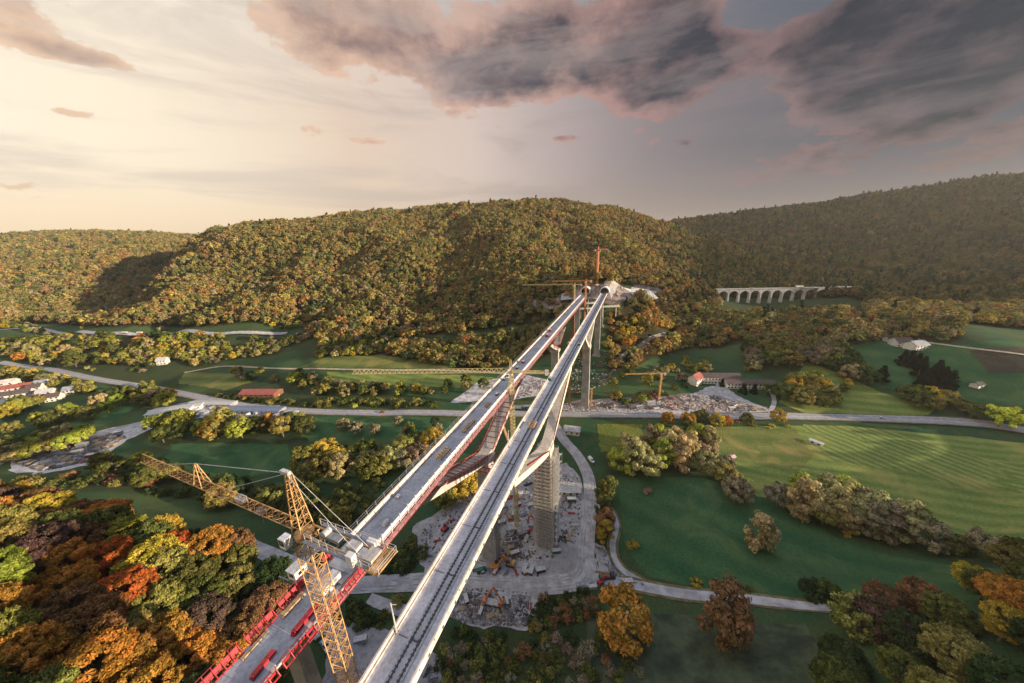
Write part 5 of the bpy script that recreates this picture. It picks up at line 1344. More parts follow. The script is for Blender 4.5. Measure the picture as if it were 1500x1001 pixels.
# left: grey curved retaining wall, joined to the portal
bw = MB()
def curvwall(b, px0, px1, pyt0, pyt1, pyb0, pyb1, t0, t1, n=10, lean=.04):
    rings = []
    for k in range(n + 1):
        u = k / n; x = px0 + (px1 - px0) * u; t = t0 + (t1 - t0) * u
        tp = att(x, pyt0 + (pyt1 - pyt0) * u - 1.5 * math.sin(math.pi * u), t * (1 + lean)); bt = att(x, pyb0 + (pyb1 - pyb0) * u, t)
        d = np.array([0, 5.0, -2.0]); rings.append([bt, tp, tp + d, bt + d])
    b.loft([[tuple(map(float, p)) for p in r] for r in rings])
curvwall(bw, 822, 850, 431, 425, 440, 437, .93, .90); bw.build('w', GREY)
o = bpy.data.objects['w']; o.name = 'retaining_wall'; tag(o, 'grey curved retaining wall left of the tunnel mouths', 'wall')
bw = MB(); curvwall(bw, 850, 881, 424, 423, 436, 431, .925, .93); o = bw.build('retaining_wall', STEEL); tag(o, 'dark wall panel between the two tunnel mouths', 'wall')
bw = MB(); curvwall(bw, 893, 924, 420, 424, 434, 434, .91, .93); o = bw.build('rock_face', CHALK); tag(o, 'white sprayed rock face right beside the track tunnel mouth', 'rock face')
bw = MB(); curvwall(bw, 924, 945, 424, 424, 434, 434, .93, .95); o = bw.build('rock_face', CHALK); tag(o, 'low white sprayed bank between the rock face and the pointed heap', 'rock face')
b = MB(); c0 = att(948, 436, .93); n = 26; rg_ = random.Random(4)
rim = []; mid = []
for k in range(n):
    a = 2 * math.pi * k / n; rr = 13 + rg_.uniform(-1.2, 1.2)
    rim.append((c0[0] + rr * 1.25 * math.cos(a), c0[1] + rr * .6 * math.sin(a) + 4, c0[2] - 2 + rg_.uniform(-.3, .3))); mid.append((c0[0] + rr * .45 * math.cos(a), c0[1] + rr * .3 * math.sin(a) + 5, c0[2] + 7.5 + rg_.uniform(-.8, .8)))
b.loft([rim, mid, [(c0[0] + math.cos(2 * math.pi * k / n) * .8 - 1, c0[1] + 6 + math.sin(2 * math.pi * k / n) * .4, c0[2] + 10.5) for k in range(n)]])
tag(b.build('spoil_heap', mat('grey_spoil', (0.36, 0.36, 0.38), 1, .2, .3)), 'pale grey pointed heap at the right end of the white rock face', 'heap')
for i, (px, py, L, m, lab) in enumerate(((870, 437, 20, PALE, 'light concrete walkway just below the tunnel mouths'), (868, 444, 16, PALE, 'lower concrete beam between the decks near the tunnels'), (862, 452, 26, CONC, 'thick pale pipe bridge crossing between the two piers'), (893, 449, 22, CONC, 'pale pipe bridge running right from the track deck'))):
    q = att(px, py, .86 - .03 * i); r = empty('access_bridge', tuple(q), .06); b = MB(); b.box((0, 0, 0), (L, 3.0, 1.6)); b.build('walkway', m, r)
    b = MB(); b.bar((-L / 2, -1.5, 1.6), (L / 2, -1.5, 1.6), .15)
    for k in range(8): x = -L / 2 + L * k / 7; b.bar((x, -1.5, .8), (x, -1.5, 1.6), .12)
    b.build('handrail', GALV, r)
    b = MB()
    for x in (-L * .35, L * .35): b.bar((x, 0, -.5), (x, 0, -12), .8)
    b.build('support', CONC, r); tag(r, lab, 'walkway', 'walkways below the tunnels')
# loose rubble and spoil: uncountable
def rubble(name, px, n, size, m, seed, hmax=.6, world_pts=None):
    rg = np.random.RandomState(seed); Pp = world_pts or [tuple(gp(*q)[:2]) for q in px]; xs = [p[0] for p in Pp]; ys = [p[1] for p in Pp]
    X = rg.uniform(min(xs), max(xs), n * 3); Y = rg.uniform(min(ys), max(ys), n * 3); k = inpoly(X, Y, Pp)
    k &= vnoise(X, Y, 7, seed) > .40
    X, Y = X[k][:n], Y[k][:n]; n = len(X); Z = gzat(X, Y) + .2
    s = size * (.35 + rg.rand(n) ** 2.2 * 1.5)
    c = np.array([(x, y, z) for z in (-.5, .5) for x, y in ((-.6, -.6), (.6, -.6), (.6, .6), (-.6, .6))]); c[4:, :2] *= .6
    V = c[None] * s[:, None, None] * rg.uniform(.6, 1.4, (n, 8, 3)); a = rg.uniform(0, 6.3, n); ca, sa = np.cos(a)[:, None], np.sin(a)[:, None]
    x = V[..., 0] * ca - V[..., 1] * sa; y = V[..., 0] * sa + V[..., 1] * ca
    V = np.stack([x + X[:, None], y + Y[:, None], V[..., 2] * hmax + Z[:, None]], -1).reshape(-1, 3)
    f = np.array([(3, 2, 1, 0), (4, 5, 6, 7), (0, 1, 5, 4), (1, 2, 6, 5), (2, 3, 7, 6), (3, 0, 4, 7)])
    F = (np.arange(n)[:, None, None] * 8 + f[None]).reshape(-1, 4)
    return tag(link(name, mesh_np(name, V, F), m), kind='stuff')
ROCKM = mat('mixed_rubble', (0.26, 0.23, 0.21), 1, .6, .35, c2=(0.36, 0.33, 0.31)); ROCKP = mat('pinkish_rubble', (0.40, 0.31, 0.28), 1, .5, .3, c2=(.50, .41, .36)); ROCKD = mat('dark_spoil', (0.07, 0.06, 0.055), 1, .5, .4, c2=(.18, .15, .13))
Y1 = [(608, 775), (690, 724), (760, 692), (828, 680), (848, 704), (852, 760), (845, 800), (790, 818), (700, 818), (640, 835), (610, 810)]
rubble('rubble', Y1, 800, .5, ROCKM, 1); rubble('rubble', Y1, 1000, .6, ROCKD, 2)
rubble('rubble', [(640, 868), (700, 862), (794, 872), (778, 918), (690, 915), (644, 900)], 1400, .6, ROCKM, 3); rubble('rubble', [(640, 868), (700, 862), (794, 872), (778, 918), (690, 915)], 900, .6, ROCKD, 4)
rubble('rubble', [(700, 780), (830, 775), (830, 815), (760, 822), (690, 812)], 900, .7, ROCKD, 14)
rubble('rubble', [(792, 596), (950, 582), (1045, 578), (1128, 602), (900, 602)], 3600, 1.0, ROCKP, 5); rubble('rubble', [(810, 600), (950, 584), (1045, 580), (1128, 602), (900, 602)], 1600, 1.0, ROCKD, 6)
rubble('rubble', [(24, 678), (90, 655), (170, 634), (185, 640), (130, 676), (60, 692)], 1800, 1.1, ROCKM, 7, .8); rubble('rubble', [(24, 678), (90, 655), (170, 634), (185, 640), (130, 676), (60, 692)], 1000, 1.2, ROCKD, 8, .8)
rubble('rubble', [(872, 800), (884, 802), (912, 845), (948, 860), (900, 850)], 500, .6, ROCKM, 9); rubble('rubble', [(840, 520), (905, 515), (900, 560), (850, 575), (800, 560)], 700, .9, ROCKM, 10)
rubble('rubble', [(540, 935), (640, 960), (640, 1001), (560, 1001)], 500, .5, ROCKM, 11); rubble('rubble', [(900, 425), (960, 425), (960, 440), (900, 445)], 400, 2.0, ROCKP, 12)
rubble('rubble', [(700, 562), (760, 550), (798, 558), (794, 578), (745, 584)], 500, 1.4, ROCKP, 13)
rubble('embankment_stones', [(795, 602), (900, 604), (960, 606), (1000, 609), (960, 604), (900, 598), (800, 596)], 1200, 1.0, ROCKP, 15)

# ------------------------------------------------------------------ stone arch viaduct
def viaduct():
    a = att(1052, 424.5, 1.17); c = att(1246, 421.5, 1.12); zt = (a[2] + c[2]) / 2; a[2] = c[2] = zt
    d = c - a; L = np.linalg.norm(d); d /= L; nrm = np.array([d[1], -d[0], 0]); r = empty('arch_viaduct', tuple(a), math.atan2(d[1], d[0]))
    n = 12; w = L / n; H = 26; dep = 5.0
    b = MB(); pw = 2.2
    for i in range(n):
        x0 = i * w; xc = x0 + w / 2; R_ = w / 2 - pw / 2; zs = -R_ - 2.2; K = 12
        # spandrel front and back with an arched opening, joined by the soffit
        for y in (-dep / 2, dep / 2):
            vs = [(x0, y, 0), (x0 + w, y, 0)]; arc = [(xc + R_ * math.cos(math.pi * k / K), y, zs + R_ * math.sin(math.pi * k / K)) for k in range(K + 1)]
            top_ = [(xc + R_ * math.cos(math.pi * k / K) * (w / 2 / R_), y, 0) for k in range(K + 1)]
            b.add(arc + top_, [(k, k + 1, K + 2 + k, K + 1 + k) for k in range(K)])
        arc0 = [(xc + R_ * math.cos(math.pi * k / K), -dep / 2, zs + R_ * math.sin(math.pi * k / K)) for k in range(K + 1)]; arc1 = [(p[0], dep / 2, p[2]) for p in arc0]
        b.add(arc0 + arc1, [(k, k + 1, K + 2 + k, K + 1 + k) for k in range(K)])
    b.build('arcade', STONE, r)
    for i in range(n + 1):
        x = i * w; R_ = w / 2 - pw / 2; zs = -R_ - 2.2; p = MB(); wx = pw / 2
        ring = lambda z, k: [(x - wx * k, -dep / 2 * k, z), (x + wx * k, -dep / 2 * k, z), (x + wx * k, dep / 2 * k, z), (x - wx * k, dep / 2 * k, z)]
        p.loft([ring(-0.05, 1.0), ring(zs, 1.0), ring(-H, 1.25)]); p.build('pier', STONE, r)
    b = MB(); b.box((L / 2, 0, .35), (L + 6, dep + 1.2, .7)); b.build('roadway', ASPH, r)
    for y in (-dep / 2 - .45, dep / 2 + .45): b = MB(); b.box((L / 2, y, 1.1), (L + 6, .35, .9)); b.build('parapet', STONE, r)
    tag(r, 'white stone arch viaduct in the shade below the wooded east hill', 'viaduct')
    return a, d, L, zt
va, vd, vL, vz = viaduct()

# ------------------------------------------------------------------ vehicles
def vehicle(loc, rz, kind, m, lab, c, s=1.0, group=None):
    r = empty({'car': 'car', 'truck': 'truck', 'van': 'van'}[kind], loc, rz); r.scale = (s, s, s)
    if kind == 'car': L, W, H = 4.4, 1.8, .75
    elif kind == 'van': L, W, H = 5.4, 2.0, 1.1
    else: L, W, H = 8.0, 2.4, 1.1
    b = MB(); prof = [(-L / 2, .35), (L / 2, .35), (L / 2 + .05, .7), (L / 2 - .25, H + .1), (-L / 2 + .1, H + .15), (-L / 2 - .05, .7)]
    b.loft([[(x, y, z) for x, z in prof] for y in (-W / 2, W / 2)]); b.build('body', m if kind != 'truck' else DARK, r)
    b = MB()
    if kind == 'car':
        p2 = [(-L * .42, H + .1), (L * .22, H + .1), (L * .08, H + .68), (-L * .32, H + .68)]; b.loft([[(x, y * (1 if z < H + .3 else .86), z) for x, z in p2] for y in (-W * .46, W * .46)]); b.build('cabin', GLASS, r)
        b = MB(); b.box((-L * .12, 0, H + .71), (L * .36, W * .76, .06)); b.build('roof', m, r)
    elif kind == 'van':
        p2 = [(-L * .49, H + .1), (L * .3, H + .1), (L * .16, H + 1.1), (-L * .49, H + 1.1)]; b.loft([[(x, y, z) for x, z in p2] for y in (-W * .47, W * .47)]); b.build('cabin', m, r)
        b = MB(); b.box((L * .235, 0, H + .62), (.5, W * .8, .6)); b.build('windscreen', GLASS, r)
    else:
        b.box((L * .36, 0, 1.75), (1.9, W, 1.7)); b.build('cab', m if m is not DARK else DARK, r)
        b = MB(); b.box((-L * .16, 0, 1.85), (L * .62, W * 1.0, 1.5)); b.build('load_bed', RUST if m is DARK else m, r); b = MB(); b.box((L * .36 + .97, 0, 2.1), (.05, W * .85, .7)); b.build('windscreen', GLASS, r)
    for x in (-L * .3, L * .3):
        for y in (-W / 2, W / 2): b = MB(); b.tube((x, y - .12, .36), (x, y + .12, .36), .36 if kind != 'truck' else .5, n=12); b.build('wheel', DARK, r)
    tag(r, lab, c, group); return r
def veh(px, py, rzdeg, kind, m, lab, c, s=1.0, group=None):
    q = gp(px, py); return vehicle((q[0], q[1], q[2] + .35), math.radians(rzdeg), kind, m, lab, c, s, group)
for x, L_, m, lab in ((.62, 1.4, WHITE, 'white lorry crossing the stone arch viaduct'), (.26, .8, YELLOW, 'yellow van crossing the stone arch viaduct')):
    q = va + vd * vL * x; vehicle((q[0], q[1], vz + .7), math.atan2(vd[1], vd[0]), 'truck', m, lab, 'truck', L_)
veh(889, 848, 5, 'truck', DARK, 'black lorry parked where the haul road meets the lane', 'truck', .9)
veh(812, 792, 60, 'truck', WHITE, 'white lorry with a red tail parked beside the scaffolded pier', 'truck', .8)
veh(706, 838, 20, 'van', GREEN, 'green van in the row of machines between the road loops', 'van', .9)
veh(462, 930, -38, 'car', GALV, 'silver car parked under the unfinished bridge, the upper of two', 'car', 1.15, 'cars under the unfinished bridge')
veh(478, 948, -38, 'car', WHITE, 'white car parked under the unfinished bridge, the lower of two', 'car', 1.15, 'cars under the unfinished bridge')
veh(806, 606, 3, 'car', DARK, 'dark car on the main valley road beside the bridges', 'car')
veh(1290, 613.5, -4, 'car', WHITE, 'white car on the main valley road past the striped field', 'car')
veh(560, 605, 2, 'car', RED, 'red car on the main valley road left of the bridges', 'car')
veh(1094, 609, -2, 'van', DARK, 'dark van on the road below the long white building', 'van')
veh(866, 676, -70, 'van', WHITE, 'white van driving on the haul road', 'van')
for i, (px, nm) in enumerate(((150, 'first'), (183, 'second'), (205, 'third'), (240, 'fourth'))):
    veh(px, 489, -2, 'truck', WHITE, nm + ' of the white lorries on the embankment from the left', 'truck', 1.1, 'lorries on the embankment')

# red concrete pump with folded boom in the lower yard
def pump():
    q = gp(722, 886); r = empty('concrete_pump_truck', (q[0], q[1], q[2] + .3), math.radians(-12))
    b = MB(); b.box((0, 0, 1.1), (8.6, 2.4, .7)); b.build('chassis', GALV, r)
    b = MB(); b.box((3.6, 0, 2.1), (1.8, 2.4, 1.9)); cb = b.build('cab', REDC, r); b = MB(); b.box((4.53, 0, 2.3), (.05, 2, .8)); b.build('windscreen', GLASS, cb)
    b = MB(); b.box((-3.4, 0, 1.9), (1.6, 2.2, 1.2)); b.build('hopper', REDC, r)
    b = MB(); b.bar((-3.2, 0, 2.2), (.6, .8, 9.0), .6, .6); b.build('boom_arm', REDC, r)
    b = MB(); b.bar((.6, .8, 9.0), (4.6, -.6, 2.2), .4, .4); b.build('boom_arm', ORANGE, r)
    b = MB(); b.bar((4.6, -.4, 2.2), (6.4, -1.6, .6), .25); b.build('boom_arm', DARK, r)
    for x in (-2.6, -1.2, 1.4, 3.2):
        for y in (-1.2, 1.2): b = MB(); b.tube((x, y - .18, .5), (x, y + .18, .5), .5, n=12); b.build('wheel', DARK, r)
    for x in (-3, 3):
        for y in (-1, 1): b = MB(); b.bar((x, y, .9), (x + .8, y * 3.2, .7), .25); b.box((x + .8, y * 3.2, .2), (.8, .8, .3)); b.build('outrigger', DARK, r)
    tag(r, 'red lorry with a folded orange concrete boom in the lower yard', 'pump truck')
pump()
def excavator(px, py, rz, m, lab, s=1.0):
    q = gp(px, py); r = empty('excavator', (q[0], q[1], q[2] + .25), math.radians(rz)); r.scale = (s, s, s)
    for y in (-1.1, 1.1):
        b = MB(); b.loft([[(x, yy, z) for x, z in ((-1.9, .25), (-1.6, 0), (1.6, 0), (1.9, .25), (1.9, .6), (1.6, .85), (-1.6, .85), (-1.9, .6))] for yy in (y - .3, y + .3)]); b.build('crawler_track', DARK, r)
    b = MB(); b.box((-.4, 0, 1.4), (3.4, 2.3, .9)); b.box((-1.6, 0, 1.9), (1.0, 2.2, .7)); b.build('house', m, r)
    b = MB(); b.box((.7, .65, 2.1), (1.3, .95, 1.3)); b.build('cab', GLASS, r)
    b = MB(); b.bar((1.0, -.2, 1.6), (3.2, -.2, 4.0), .5, .6); b.build('boom', m, r); b = MB(); b.bar((3.2, -.2, 4.0), (5.0, -.2, 2.0), .35, .4); b.build('stick', m, r)
    b = MB(); b.loft([[(x, y, z) for x, z in ((4.7, 2.0), (5.3, 1.9), (5.2, .9), (4.4, .7), (4.3, 1.3))] for y in (-.8, .4)]); b.build('bucket', DARK, r)
    tag(r, lab, 'excavator')
excavator(726, 833, 20, ORANGE, 'orange excavator in the row between the road loops', 1.15)
excavator(748, 828, 160, YELLOW, 'yellow excavator next to the orange one between the road loops', 1.1)
excavator(900, 585, 10, YELLOW, 'yellow excavator in the rubble yard below the sunny bank', 1.5)
excavator(652, 777, 60, RED, 'red excavator in the gravel between the two decks', 1.0)
excavator(955, 582, 170, RED, 'red excavator at the foot of the small yellow crane', 1.4)
excavator(880, 855, 30, RED, 'red digger standing beside the black lorry', .7)

# containers, stacks and pallets lying about the yards
rgY = random.Random(77)
def yard_thing(kind, px, py, rz, m, hue, region, s=1.0):
    q = gp(px, py); r = empty(kind, (q[0], q[1], q[2] + .15), rz); r.scale = (s, s, s)
    if kind == 'container':
        b = MB(); b.box((0, 0, 1.3), (6, 2.4, 2.5)); b.build('container_box', m, r); b = MB()
        for x in (-2.98, 2.98):
            for y in (-1.18, 1.18): b.box((x, y, 1.3), (.16, .16, 2.6))
        b.box((0, 0, 2.6), (6.1, 2.5, .08)); b.build('container_frame', GALV if m is not WHITE else GREY, r)
        b = MB(); b.box((3.02, 0, 1.3), (.06, 1.9, 2.1)); b.build('door', m, r)
    elif kind == 'timber_stack':
        for k in range(3):
            b = MB()
            for i in range(6): b.box((0, -1.0 + i * .4, .2 + k * .36), (5.0 - .3 * k, .32, .26))
            b.build('layer', m, r)
    elif kind == 'beam_pile':
        b = MB(); rr = random.Random(int(px * 7 + py))
        for i in range(9): b.bar((-3 + rr.uniform(-.5, .5), rr.uniform(-1.1, 1.1), .2 + .18 * (i // 3)), (3 + rr.uniform(-.5, .5), rr.uniform(-1.1, 1.1), .2 + .18 * (i // 3)), .24)
        b.build('beams', m, r); b = MB(); b.box((-1.8, 0, .05), (.2, 2.4, .12)); b.box((1.8, 0, .05), (.2, 2.4, .12)); b.build('bearer', WOOD, r)
    elif kind == 'dump_skip':
        b = MB(); b.loft([[(-1.6, -1, .2), (1.6, -1, .2), (1.6, 1, .2), (-1.6, 1, .2)], [(-2.3, -1.15, 1.6), (2.3, -1.15, 1.6), (2.3, 1.15, 1.6), (-2.3, 1.15, 1.6)]]); b.build('skip_body', m, r)
        b = MB(); b.box((0, 0, 1.63), (4.0, 1.9, .08)); b.build('load', ROCKD, r)
    elif kind == 'pipe_stack':
        b = MB()
        for i in range(5): b.tube((-2.6, -1 + i * .5, .25), (2.6, -1 + i * .5, .25), .24, n=8)
        for i in range(4): b.tube((-2.6, -.75 + i * .5, .66), (2.6, -.75 + i * .5, .66), .24, n=8)
        b.build('pipes', m, r); b = MB(); b.box((-1.8, 0, .0), (.2, 2.8, .1)); b.box((1.8, 0, .0), (.2, 2.8, .1)); b.build('bearer', WOOD, r)
    elif kind == 'silo':
        b = MB(); b.tube((0, 0, 2.2), (0, 0, 6.5), 1.2, n=16); b.tube((0, 0, 1.0), (0, 0, 2.2), .3, 1.2, 16); b.build('silo_drum', m, r); b = MB()
        for x in (-.9, .9):
            for y in (-.9, .9): b.bar((x, y, 0), (x, y, 3), .14)
        b.build('leg', STEEL, r)
    nouns = {'container': 'container', 'timber_stack': 'timber stack', 'beam_pile': 'beam pile', 'dump_skip': 'skip', 'pipe_stack': 'pipe stack', 'silo': 'silo'}
    tag(r, 'x', nouns[kind], nouns[kind] + 's ' + region); TODO.append((r, hue, nouns[kind], region, (q[0], q[1], q[2] + 1)))
MC_ = [('grey', GREY), ('white', WHITE), ('rusty', RUST), ('dark', DARK), ('blue', BLUE), ('green', GREEN), ('red', RED), ('steel grey', STEEL)]
def litter(px, n, region, kinds, seed, s=(.7, 1.0), gap=3.2):
    rg = random.Random(seed); Pp = [tuple(gp(*q)[:2]) for q in px]; xs = [p[0] for p in Pp]; ys = [p[1] for p in Pp]; got = []; t = 0
    while len(got) < n and t < 6000:
        t += 1; x, y = rg.uniform(min(xs), max(xs)), rg.uniform(min(ys), max(ys))
        if not inpoly(np.array([x]), np.array([y]), Pp)[0] or any((x - a) ** 2 + (y - c) ** 2 < gap * gap for a, c in got): continue
        if any(((C - (x, y)) ** 2).sum(1).min() < (w / 2 + 1.2) ** 2 for C, w in ROADS): continue
        if abs(np.dot(np.array([x, y]) - A0[:2] - DV[:2] * 98, DV[:2])) < 9 and abs(np.dot(np.array([x, y]) - A0[:2] - DV[:2] * 98, DN[:2])) < 8: continue
        got.append((x, y)); k = wpick(rg, kinds); hue, m = rg.choice(MC_)
        if k == 'timber_stack': hue, m = 'brown', WOOD
        if k == 'beam_pile': hue, m = rg.choice([('rusty', RUST), ('steel grey', STEEL), ('dark', DARK), ('red', RED)])
        if k == 'pipe_stack': hue, m = rg.choice([('steel grey', STEEL), ('pale', GALV)])
        if k == 'silo': hue, m = 'white', WHITE
        p = pr(np.array([x, y, float(gzat(x, y))])); yard_thing(k, float(p[0]), float(p[1]), rg.choice([0.3, 0.35, 1.9, BANG, BANG + .1, .1]) + rg.uniform(-.12, .12), m, hue, region, rg.uniform(*s))
KK = {'container': 1.4, 'timber_stack': 2.2, 'beam_pile': 3.2, 'dump_skip': 1, 'pipe_stack': 1.4}
litter([(620, 780), (690, 735), (716, 715), (700, 800), (650, 825)], 18, 'in the gravel between the two bridges', KK, 1, (.5, .8))
litter([(740, 730), (790, 700), (842, 720), (846, 770), (830, 800), (770, 816), (712, 806)], 80, 'around the scaffolded pier', KK, 2, (.55, .9), 2.5)
litter([(646, 872), (790, 876), (775, 915), (690, 910)], 20, 'in the lower yard', KK, 3, (.4, .7), 2.8)
litter([(680, 836), (830, 842), (845, 850), (700, 850)], 12, 'between the road loops', {'container': 2, 'dump_skip': 1, 'beam_pile': 1}, 4, (.5, .75), 2.6)
litter([(870, 606), (960, 584), (1045, 582), (1120, 602)], 26, 'in the rubble yard', KK, 5, (.7, 1.2), 4)
litter([(30, 678), (90, 655), (180, 634), (180, 642), (130, 676), (60, 690)], 46, 'in the storage yard at the left', {'beam_pile': 3, 'timber_stack': 3, 'pipe_stack': 2, 'container': .6}, 6, (.8, 1.3), 5)
litter([(270, 596), (380, 598), (460, 606), (390, 612), (290, 610)], 30, 'in the works yard with the white sheds', {'container': 3, 'pipe_stack': 2, 'beam_pile': 2}, 7, (.8, 1.1), 5)
litter([(490, 930), (560, 945), (645, 975), (640, 1001), (520, 1001)], 8, 'under the near end of the bridges', KK, 8, (.5, .8))
litter([(815, 545), (895, 520), (900, 560), (820, 585)], 14, 'below the second pier', KK, 9, (.7, 1.1), 4)
for i, (px, py, rz) in enumerate(((769, 836, BANG), (779, 838, BANG), (792, 838, .2))): yard_thing('container', px, py, rz, DARK, 'charcoal', 'on the gravel island of the road loop', .72)
yard_thing('container', 919, 855, .05, RUST, 'brown', 'on the lane beside the black lorry', .75)
yard_thing('container', 884, 823, BANG + 1.57, WHITE, 'white', 'in the wedge between haul road and lane', .7)
yard_thing('container', 815, 810, .1, GREEN, 'green', 'at the foot of the scaffolding', .7)
yard_thing('container', 850, 860, .1, WHITE, 'white', 'by the roadside at the lower yard', .7); yard_thing('container', 868, 862, .1, GALV, 'pale', 'by the roadside at the lower yard', .6)
# long flat store hall behind the scaffolded pier
def hall(px, py, L, W, H, rz, roofm, lab, name='storage_shed', wallm=PLASTER, gable=1.2, win=6, chim=False, solar=False, c='shed'):
    q = gp(px, py); r = empty(name, (q[0], q[1], q[2] - .3), rz)
    b = MB(); b.box((0, 0, H / 2), (L, W, H))
    for x in (-L / 2, L / 2): b.add([(x, -W / 2, H), (x, W / 2, H), (x, 0, H + gable), (x * .999, -W / 2, H), (x * .999, W / 2, H), (x * .999, 0, H + gable)], [(0, 1, 2), (5, 4, 3), (0, 2, 5, 3), (1, 2, 5, 4)])
    b.build('wall', wallm, r)
    b = MB(); e = .5
    for sg in (-1, 1):
        b.add([(-L / 2 - e, sg * (W / 2 + e), H - .2), (L / 2 + e, sg * (W / 2 + e), H - .2), (L / 2 + e, 0, H + gable + .1), (-L / 2 - e, 0, H + gable + .1), (-L / 2 - e, sg * (W / 2 + e), H + .05), (L / 2 + e, sg * (W / 2 + e), H + .05), (L / 2 + e, 0, H + gable + .35), (-L / 2 - e, 0, H + gable + .35)], [(0, 1, 2, 3), (4, 5, 6, 7), (0, 1, 5, 4), (1, 2, 6, 5), (2, 3, 7, 6), (3, 0, 4, 7)])
    rf = b.build('roof', roofm, r)
    if chim: b = MB(); b.box((L * .2, W * .12, H + gable + .4), (.9, .9, 2.0)); b.build('chimney', RUST, rf)
    fl = 2 if H > 4.5 else 1
    for k in range(win):
        for f_ in range(fl):
            x = -L / 2 + L * (k + .5) / win
            for sg in (-1, 1): b = MB(); b.box((x, sg * (W / 2 + .04), H / fl * (f_ + .55)), (min(1.3, L / win * .5), .1, 1.3)); b.build('window', GLASS, r)
    b = MB(); b.box((L / 2 + .05, 0, 1.2), (.1, 1.4, 2.3)); b.build('door', WOOD, r)
    tag(r, lab, c); return r
hall(822, 722, 22, 4, 3, -.12, GALV, 'long narrow pale shed behind the scaffolded pier', gable=.4)
hall(1052, 560, 36, 9, 7, -.12, TILE, 'left and taller half of the long white building with brown roof', 'long_building', gable=3, win=12, c='building')
hall(1096, 567, 42, 9, 5.2, -.14, TILE, 'right and lower half of the long white building with brown roof', 'long_building', gable=2.6, win=14, c='building')
hall(1018, 562, 11, 9, 6.5, .55, REDTILE, 'white house with a steep dark red roof beside the long building', 'house', gable=4.5, win=3, chim=True, c='house')
hall(384, 580, 38, 13, 5, -.08, REDTILE, 'long barn with a red roof above the works yard', 'barn', wallm=RUST, gable=2.6, win=7, c='barn')
hall(1318, 506, 14, 9, 5, -.1, TILE, 'left farmhouse on the high meadow below the wood', 'farmhouse', gable=3.2, win=4, chim=True, c='house')
hall(1340, 511, 15, 10, 5, .15, GREY, 'right farmhouse with bright white gable on the high meadow', 'farmhouse', gable=3.4, win=4, chim=True, c='house')
hall(1302, 500, 8, 6, 3.5, .1, TILE, 'small outbuilding left of the two farmhouses', 'barn', gable=2, win=2, c='barn')
hall(1430, 567, 7, 5, 3, .2, DARK, 'small dark hut alone on the meadow at the right', 'hut', gable=1.6, win=1, c='hut')
hall(240, 533, 10, 8, 6, .3, GALV, 'small white house among the orchard trees', 'house', gable=3, win=3, chim=True, c='house')
hall(254, 606, 34, 14, 5, .22, GALV, 'largest white shed at the left end of the works yard', 'works_hall', WHITE, .8, 8, c='hall')
hall(276, 600, 26, 9, 4.4, .26, GALV, 'second white shed behind the largest in the works yard', 'works_hall', WHITE, .8, 6, c='hall')
hall(258, 614, 22, 10, 4, .22, PARA, 'low shed with pale pink roof in front of the white sheds', 'works_hall', WHITE, .6, 5, c='hall')
hall(313, 594, 46, 8, 3.6, -.10, GALV, 'long flat grey roof beside the valley road', 'works_hall', GREY, .5, 8, c='hall')
hall(372, 603, 60, 9, 3.6, -.10, BLUE, 'long shed with bluish roof in the works yard', 'works_hall', GREY, .5, 12, c='hall')
hall(412, 612, 12, 7, 3, -.1, GALV, 'small white shed at the right end of the works yard', 'works_hall', WHITE, .5, 3, c='hall')
hall(838, 634, 12, 7, 4, -.3, PALE, 'low hut with sandy roof beside the haul road', 'hut', gable=.8, win=3, c='hut')
hall(1195, 650, 7, 2.2, 2.0, -1.0, WHITE, 'narrow white trailer on the strip between two fields', 'field_trailer', WHITE, .2, 2, c='trailer')
hall(1072, 672, 3, 2.4, 2.2, .3, PINK, 'tiny pinkish hut on the edge of the meadow', 'hut', wallm=WOOD, gable=.6, win=1, c='hut')
hall(948, 722, 3.4, 2.6, 2.2, .3, RUST, 'tiny brown hut in the deep green meadow by the poplars', 'hut', wallm=WOOD, gable=.8, win=1, c='hut')
vl = [(8, 566, 20, 10, .5, PARA, 'pink'), (30, 572, 22, 9, .45, REDTILE, 'long red'), (12, 584, 14, 10, .5, TILE, 'dark'), (38, 580, 12, 10, .5, TILE, 'brown'), (55, 572, 11, 9, .4, TILE, 'dark brown'), (70, 580, 12, 9, .5, GALV, 'pale'), (82, 586, 11, 8, .4, TILE, 'grey brown'), (20, 594, 11, 8, .5, GALV, 'light grey'), (48, 590, 12, 9, .6, TILE, 'brown'), (64, 566, 10, 8, .4, GREY, 'grey'), (2, 575, 12, 9, .5, GALV, 'white'), (105, 576, 9, 7, .3, GREY, 'grey')]
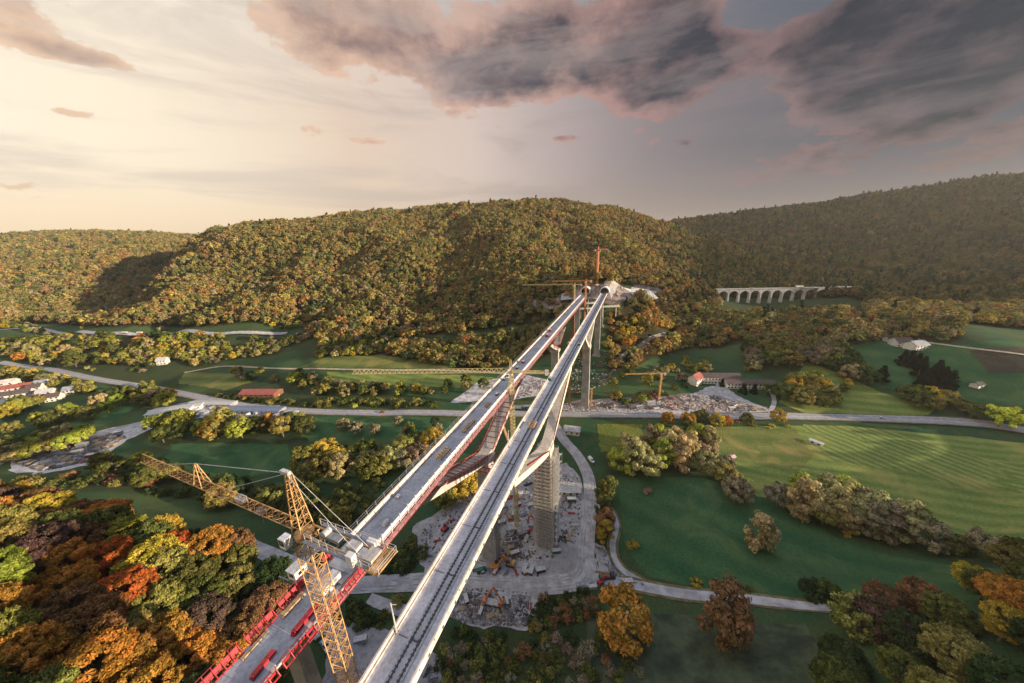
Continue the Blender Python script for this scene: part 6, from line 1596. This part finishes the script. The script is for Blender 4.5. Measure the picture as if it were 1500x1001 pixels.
for px, py, L, W, rz, rm, hue in vl:
    r = hall(px, py, L, W, 5, rz, rm, 'x', 'house', gable=3.2, win=3, chim=True, c='house'); r['group'] = 'houses of the village at the left'
    q = r.location; TODO.append((r, hue + ' roofed', 'house', 'of the village beyond the hedges', (q[0], q[1], q[2] + 5)))
hall(775, 598, 14, 3, 2.6, 0, GREY, 'row of grey site huts beside the main road under the decks', 'site_hut', GREY, .2, 5, c='hut')

# ------------------------------------------------------------------ air over the valley
hz = MB(); zlo = float(gz.min()) - 1; zhi = float(gz.max()) + 30; hz.box((0, 1500, (zlo + zhi) / 2), (13400, 10400, zhi - zlo))
hm = bpy.data.materials.new('haze_air'); hm.use_nodes = True; hm.node_tree.nodes.clear(); N = NT(hm.node_tree)
pv = N.n('ShaderNodeVolumePrincipled'); pv.inputs['Color'].default_value = (0.95, 0.92, 0.88, 1); pv.inputs['Density'].default_value = HAZE; pv.inputs['Anisotropy'].default_value = 0.3
oo = N.n('ShaderNodeOutputMaterial'); hm.node_tree.links.new(pv.outputs[0], oo.inputs['Volume'])
if HAZE > 0: tag(hz.build('haze', hm), kind='stuff')

# ------------------------------------------------------------------ labels for the many: hue, kind, place, and rank from the left where a hue repeats
ORD = ['first', 'second', 'third', 'fourth', 'fifth', 'sixth', 'seventh', 'eighth', 'ninth', 'tenth', 'eleventh', 'twelfth', 'thirteenth', 'fourteenth', 'fifteenth', 'sixteenth', 'seventeenth', 'eighteenth', 'nineteenth', 'twentieth', 'twenty-first', 'twenty-second', 'twenty-third', 'twenty-fourth', 'twenty-fifth', 'twenty-sixth', 'twenty-seventh', 'twenty-eighth', 'twenty-ninth', 'thirtieth']
GR = {}
for t in TODO:
    p = pr(np.array(t[4])); GR.setdefault((t[1], t[2], t[3]), []).append((float(p[0]), t[0]))
for (hue, noun, region), L in GR.items():
    L.sort(key=lambda e: e[0])
    for i, (_, o) in enumerate(L):
        o['label'] = f'{hue} {noun} {region}' if len(L) == 1 else f'{ORD[min(i, 29)]} {hue} {noun} from the left {region}'
        if len(o['label'].split()) > 16: print('LONG', o['label'])
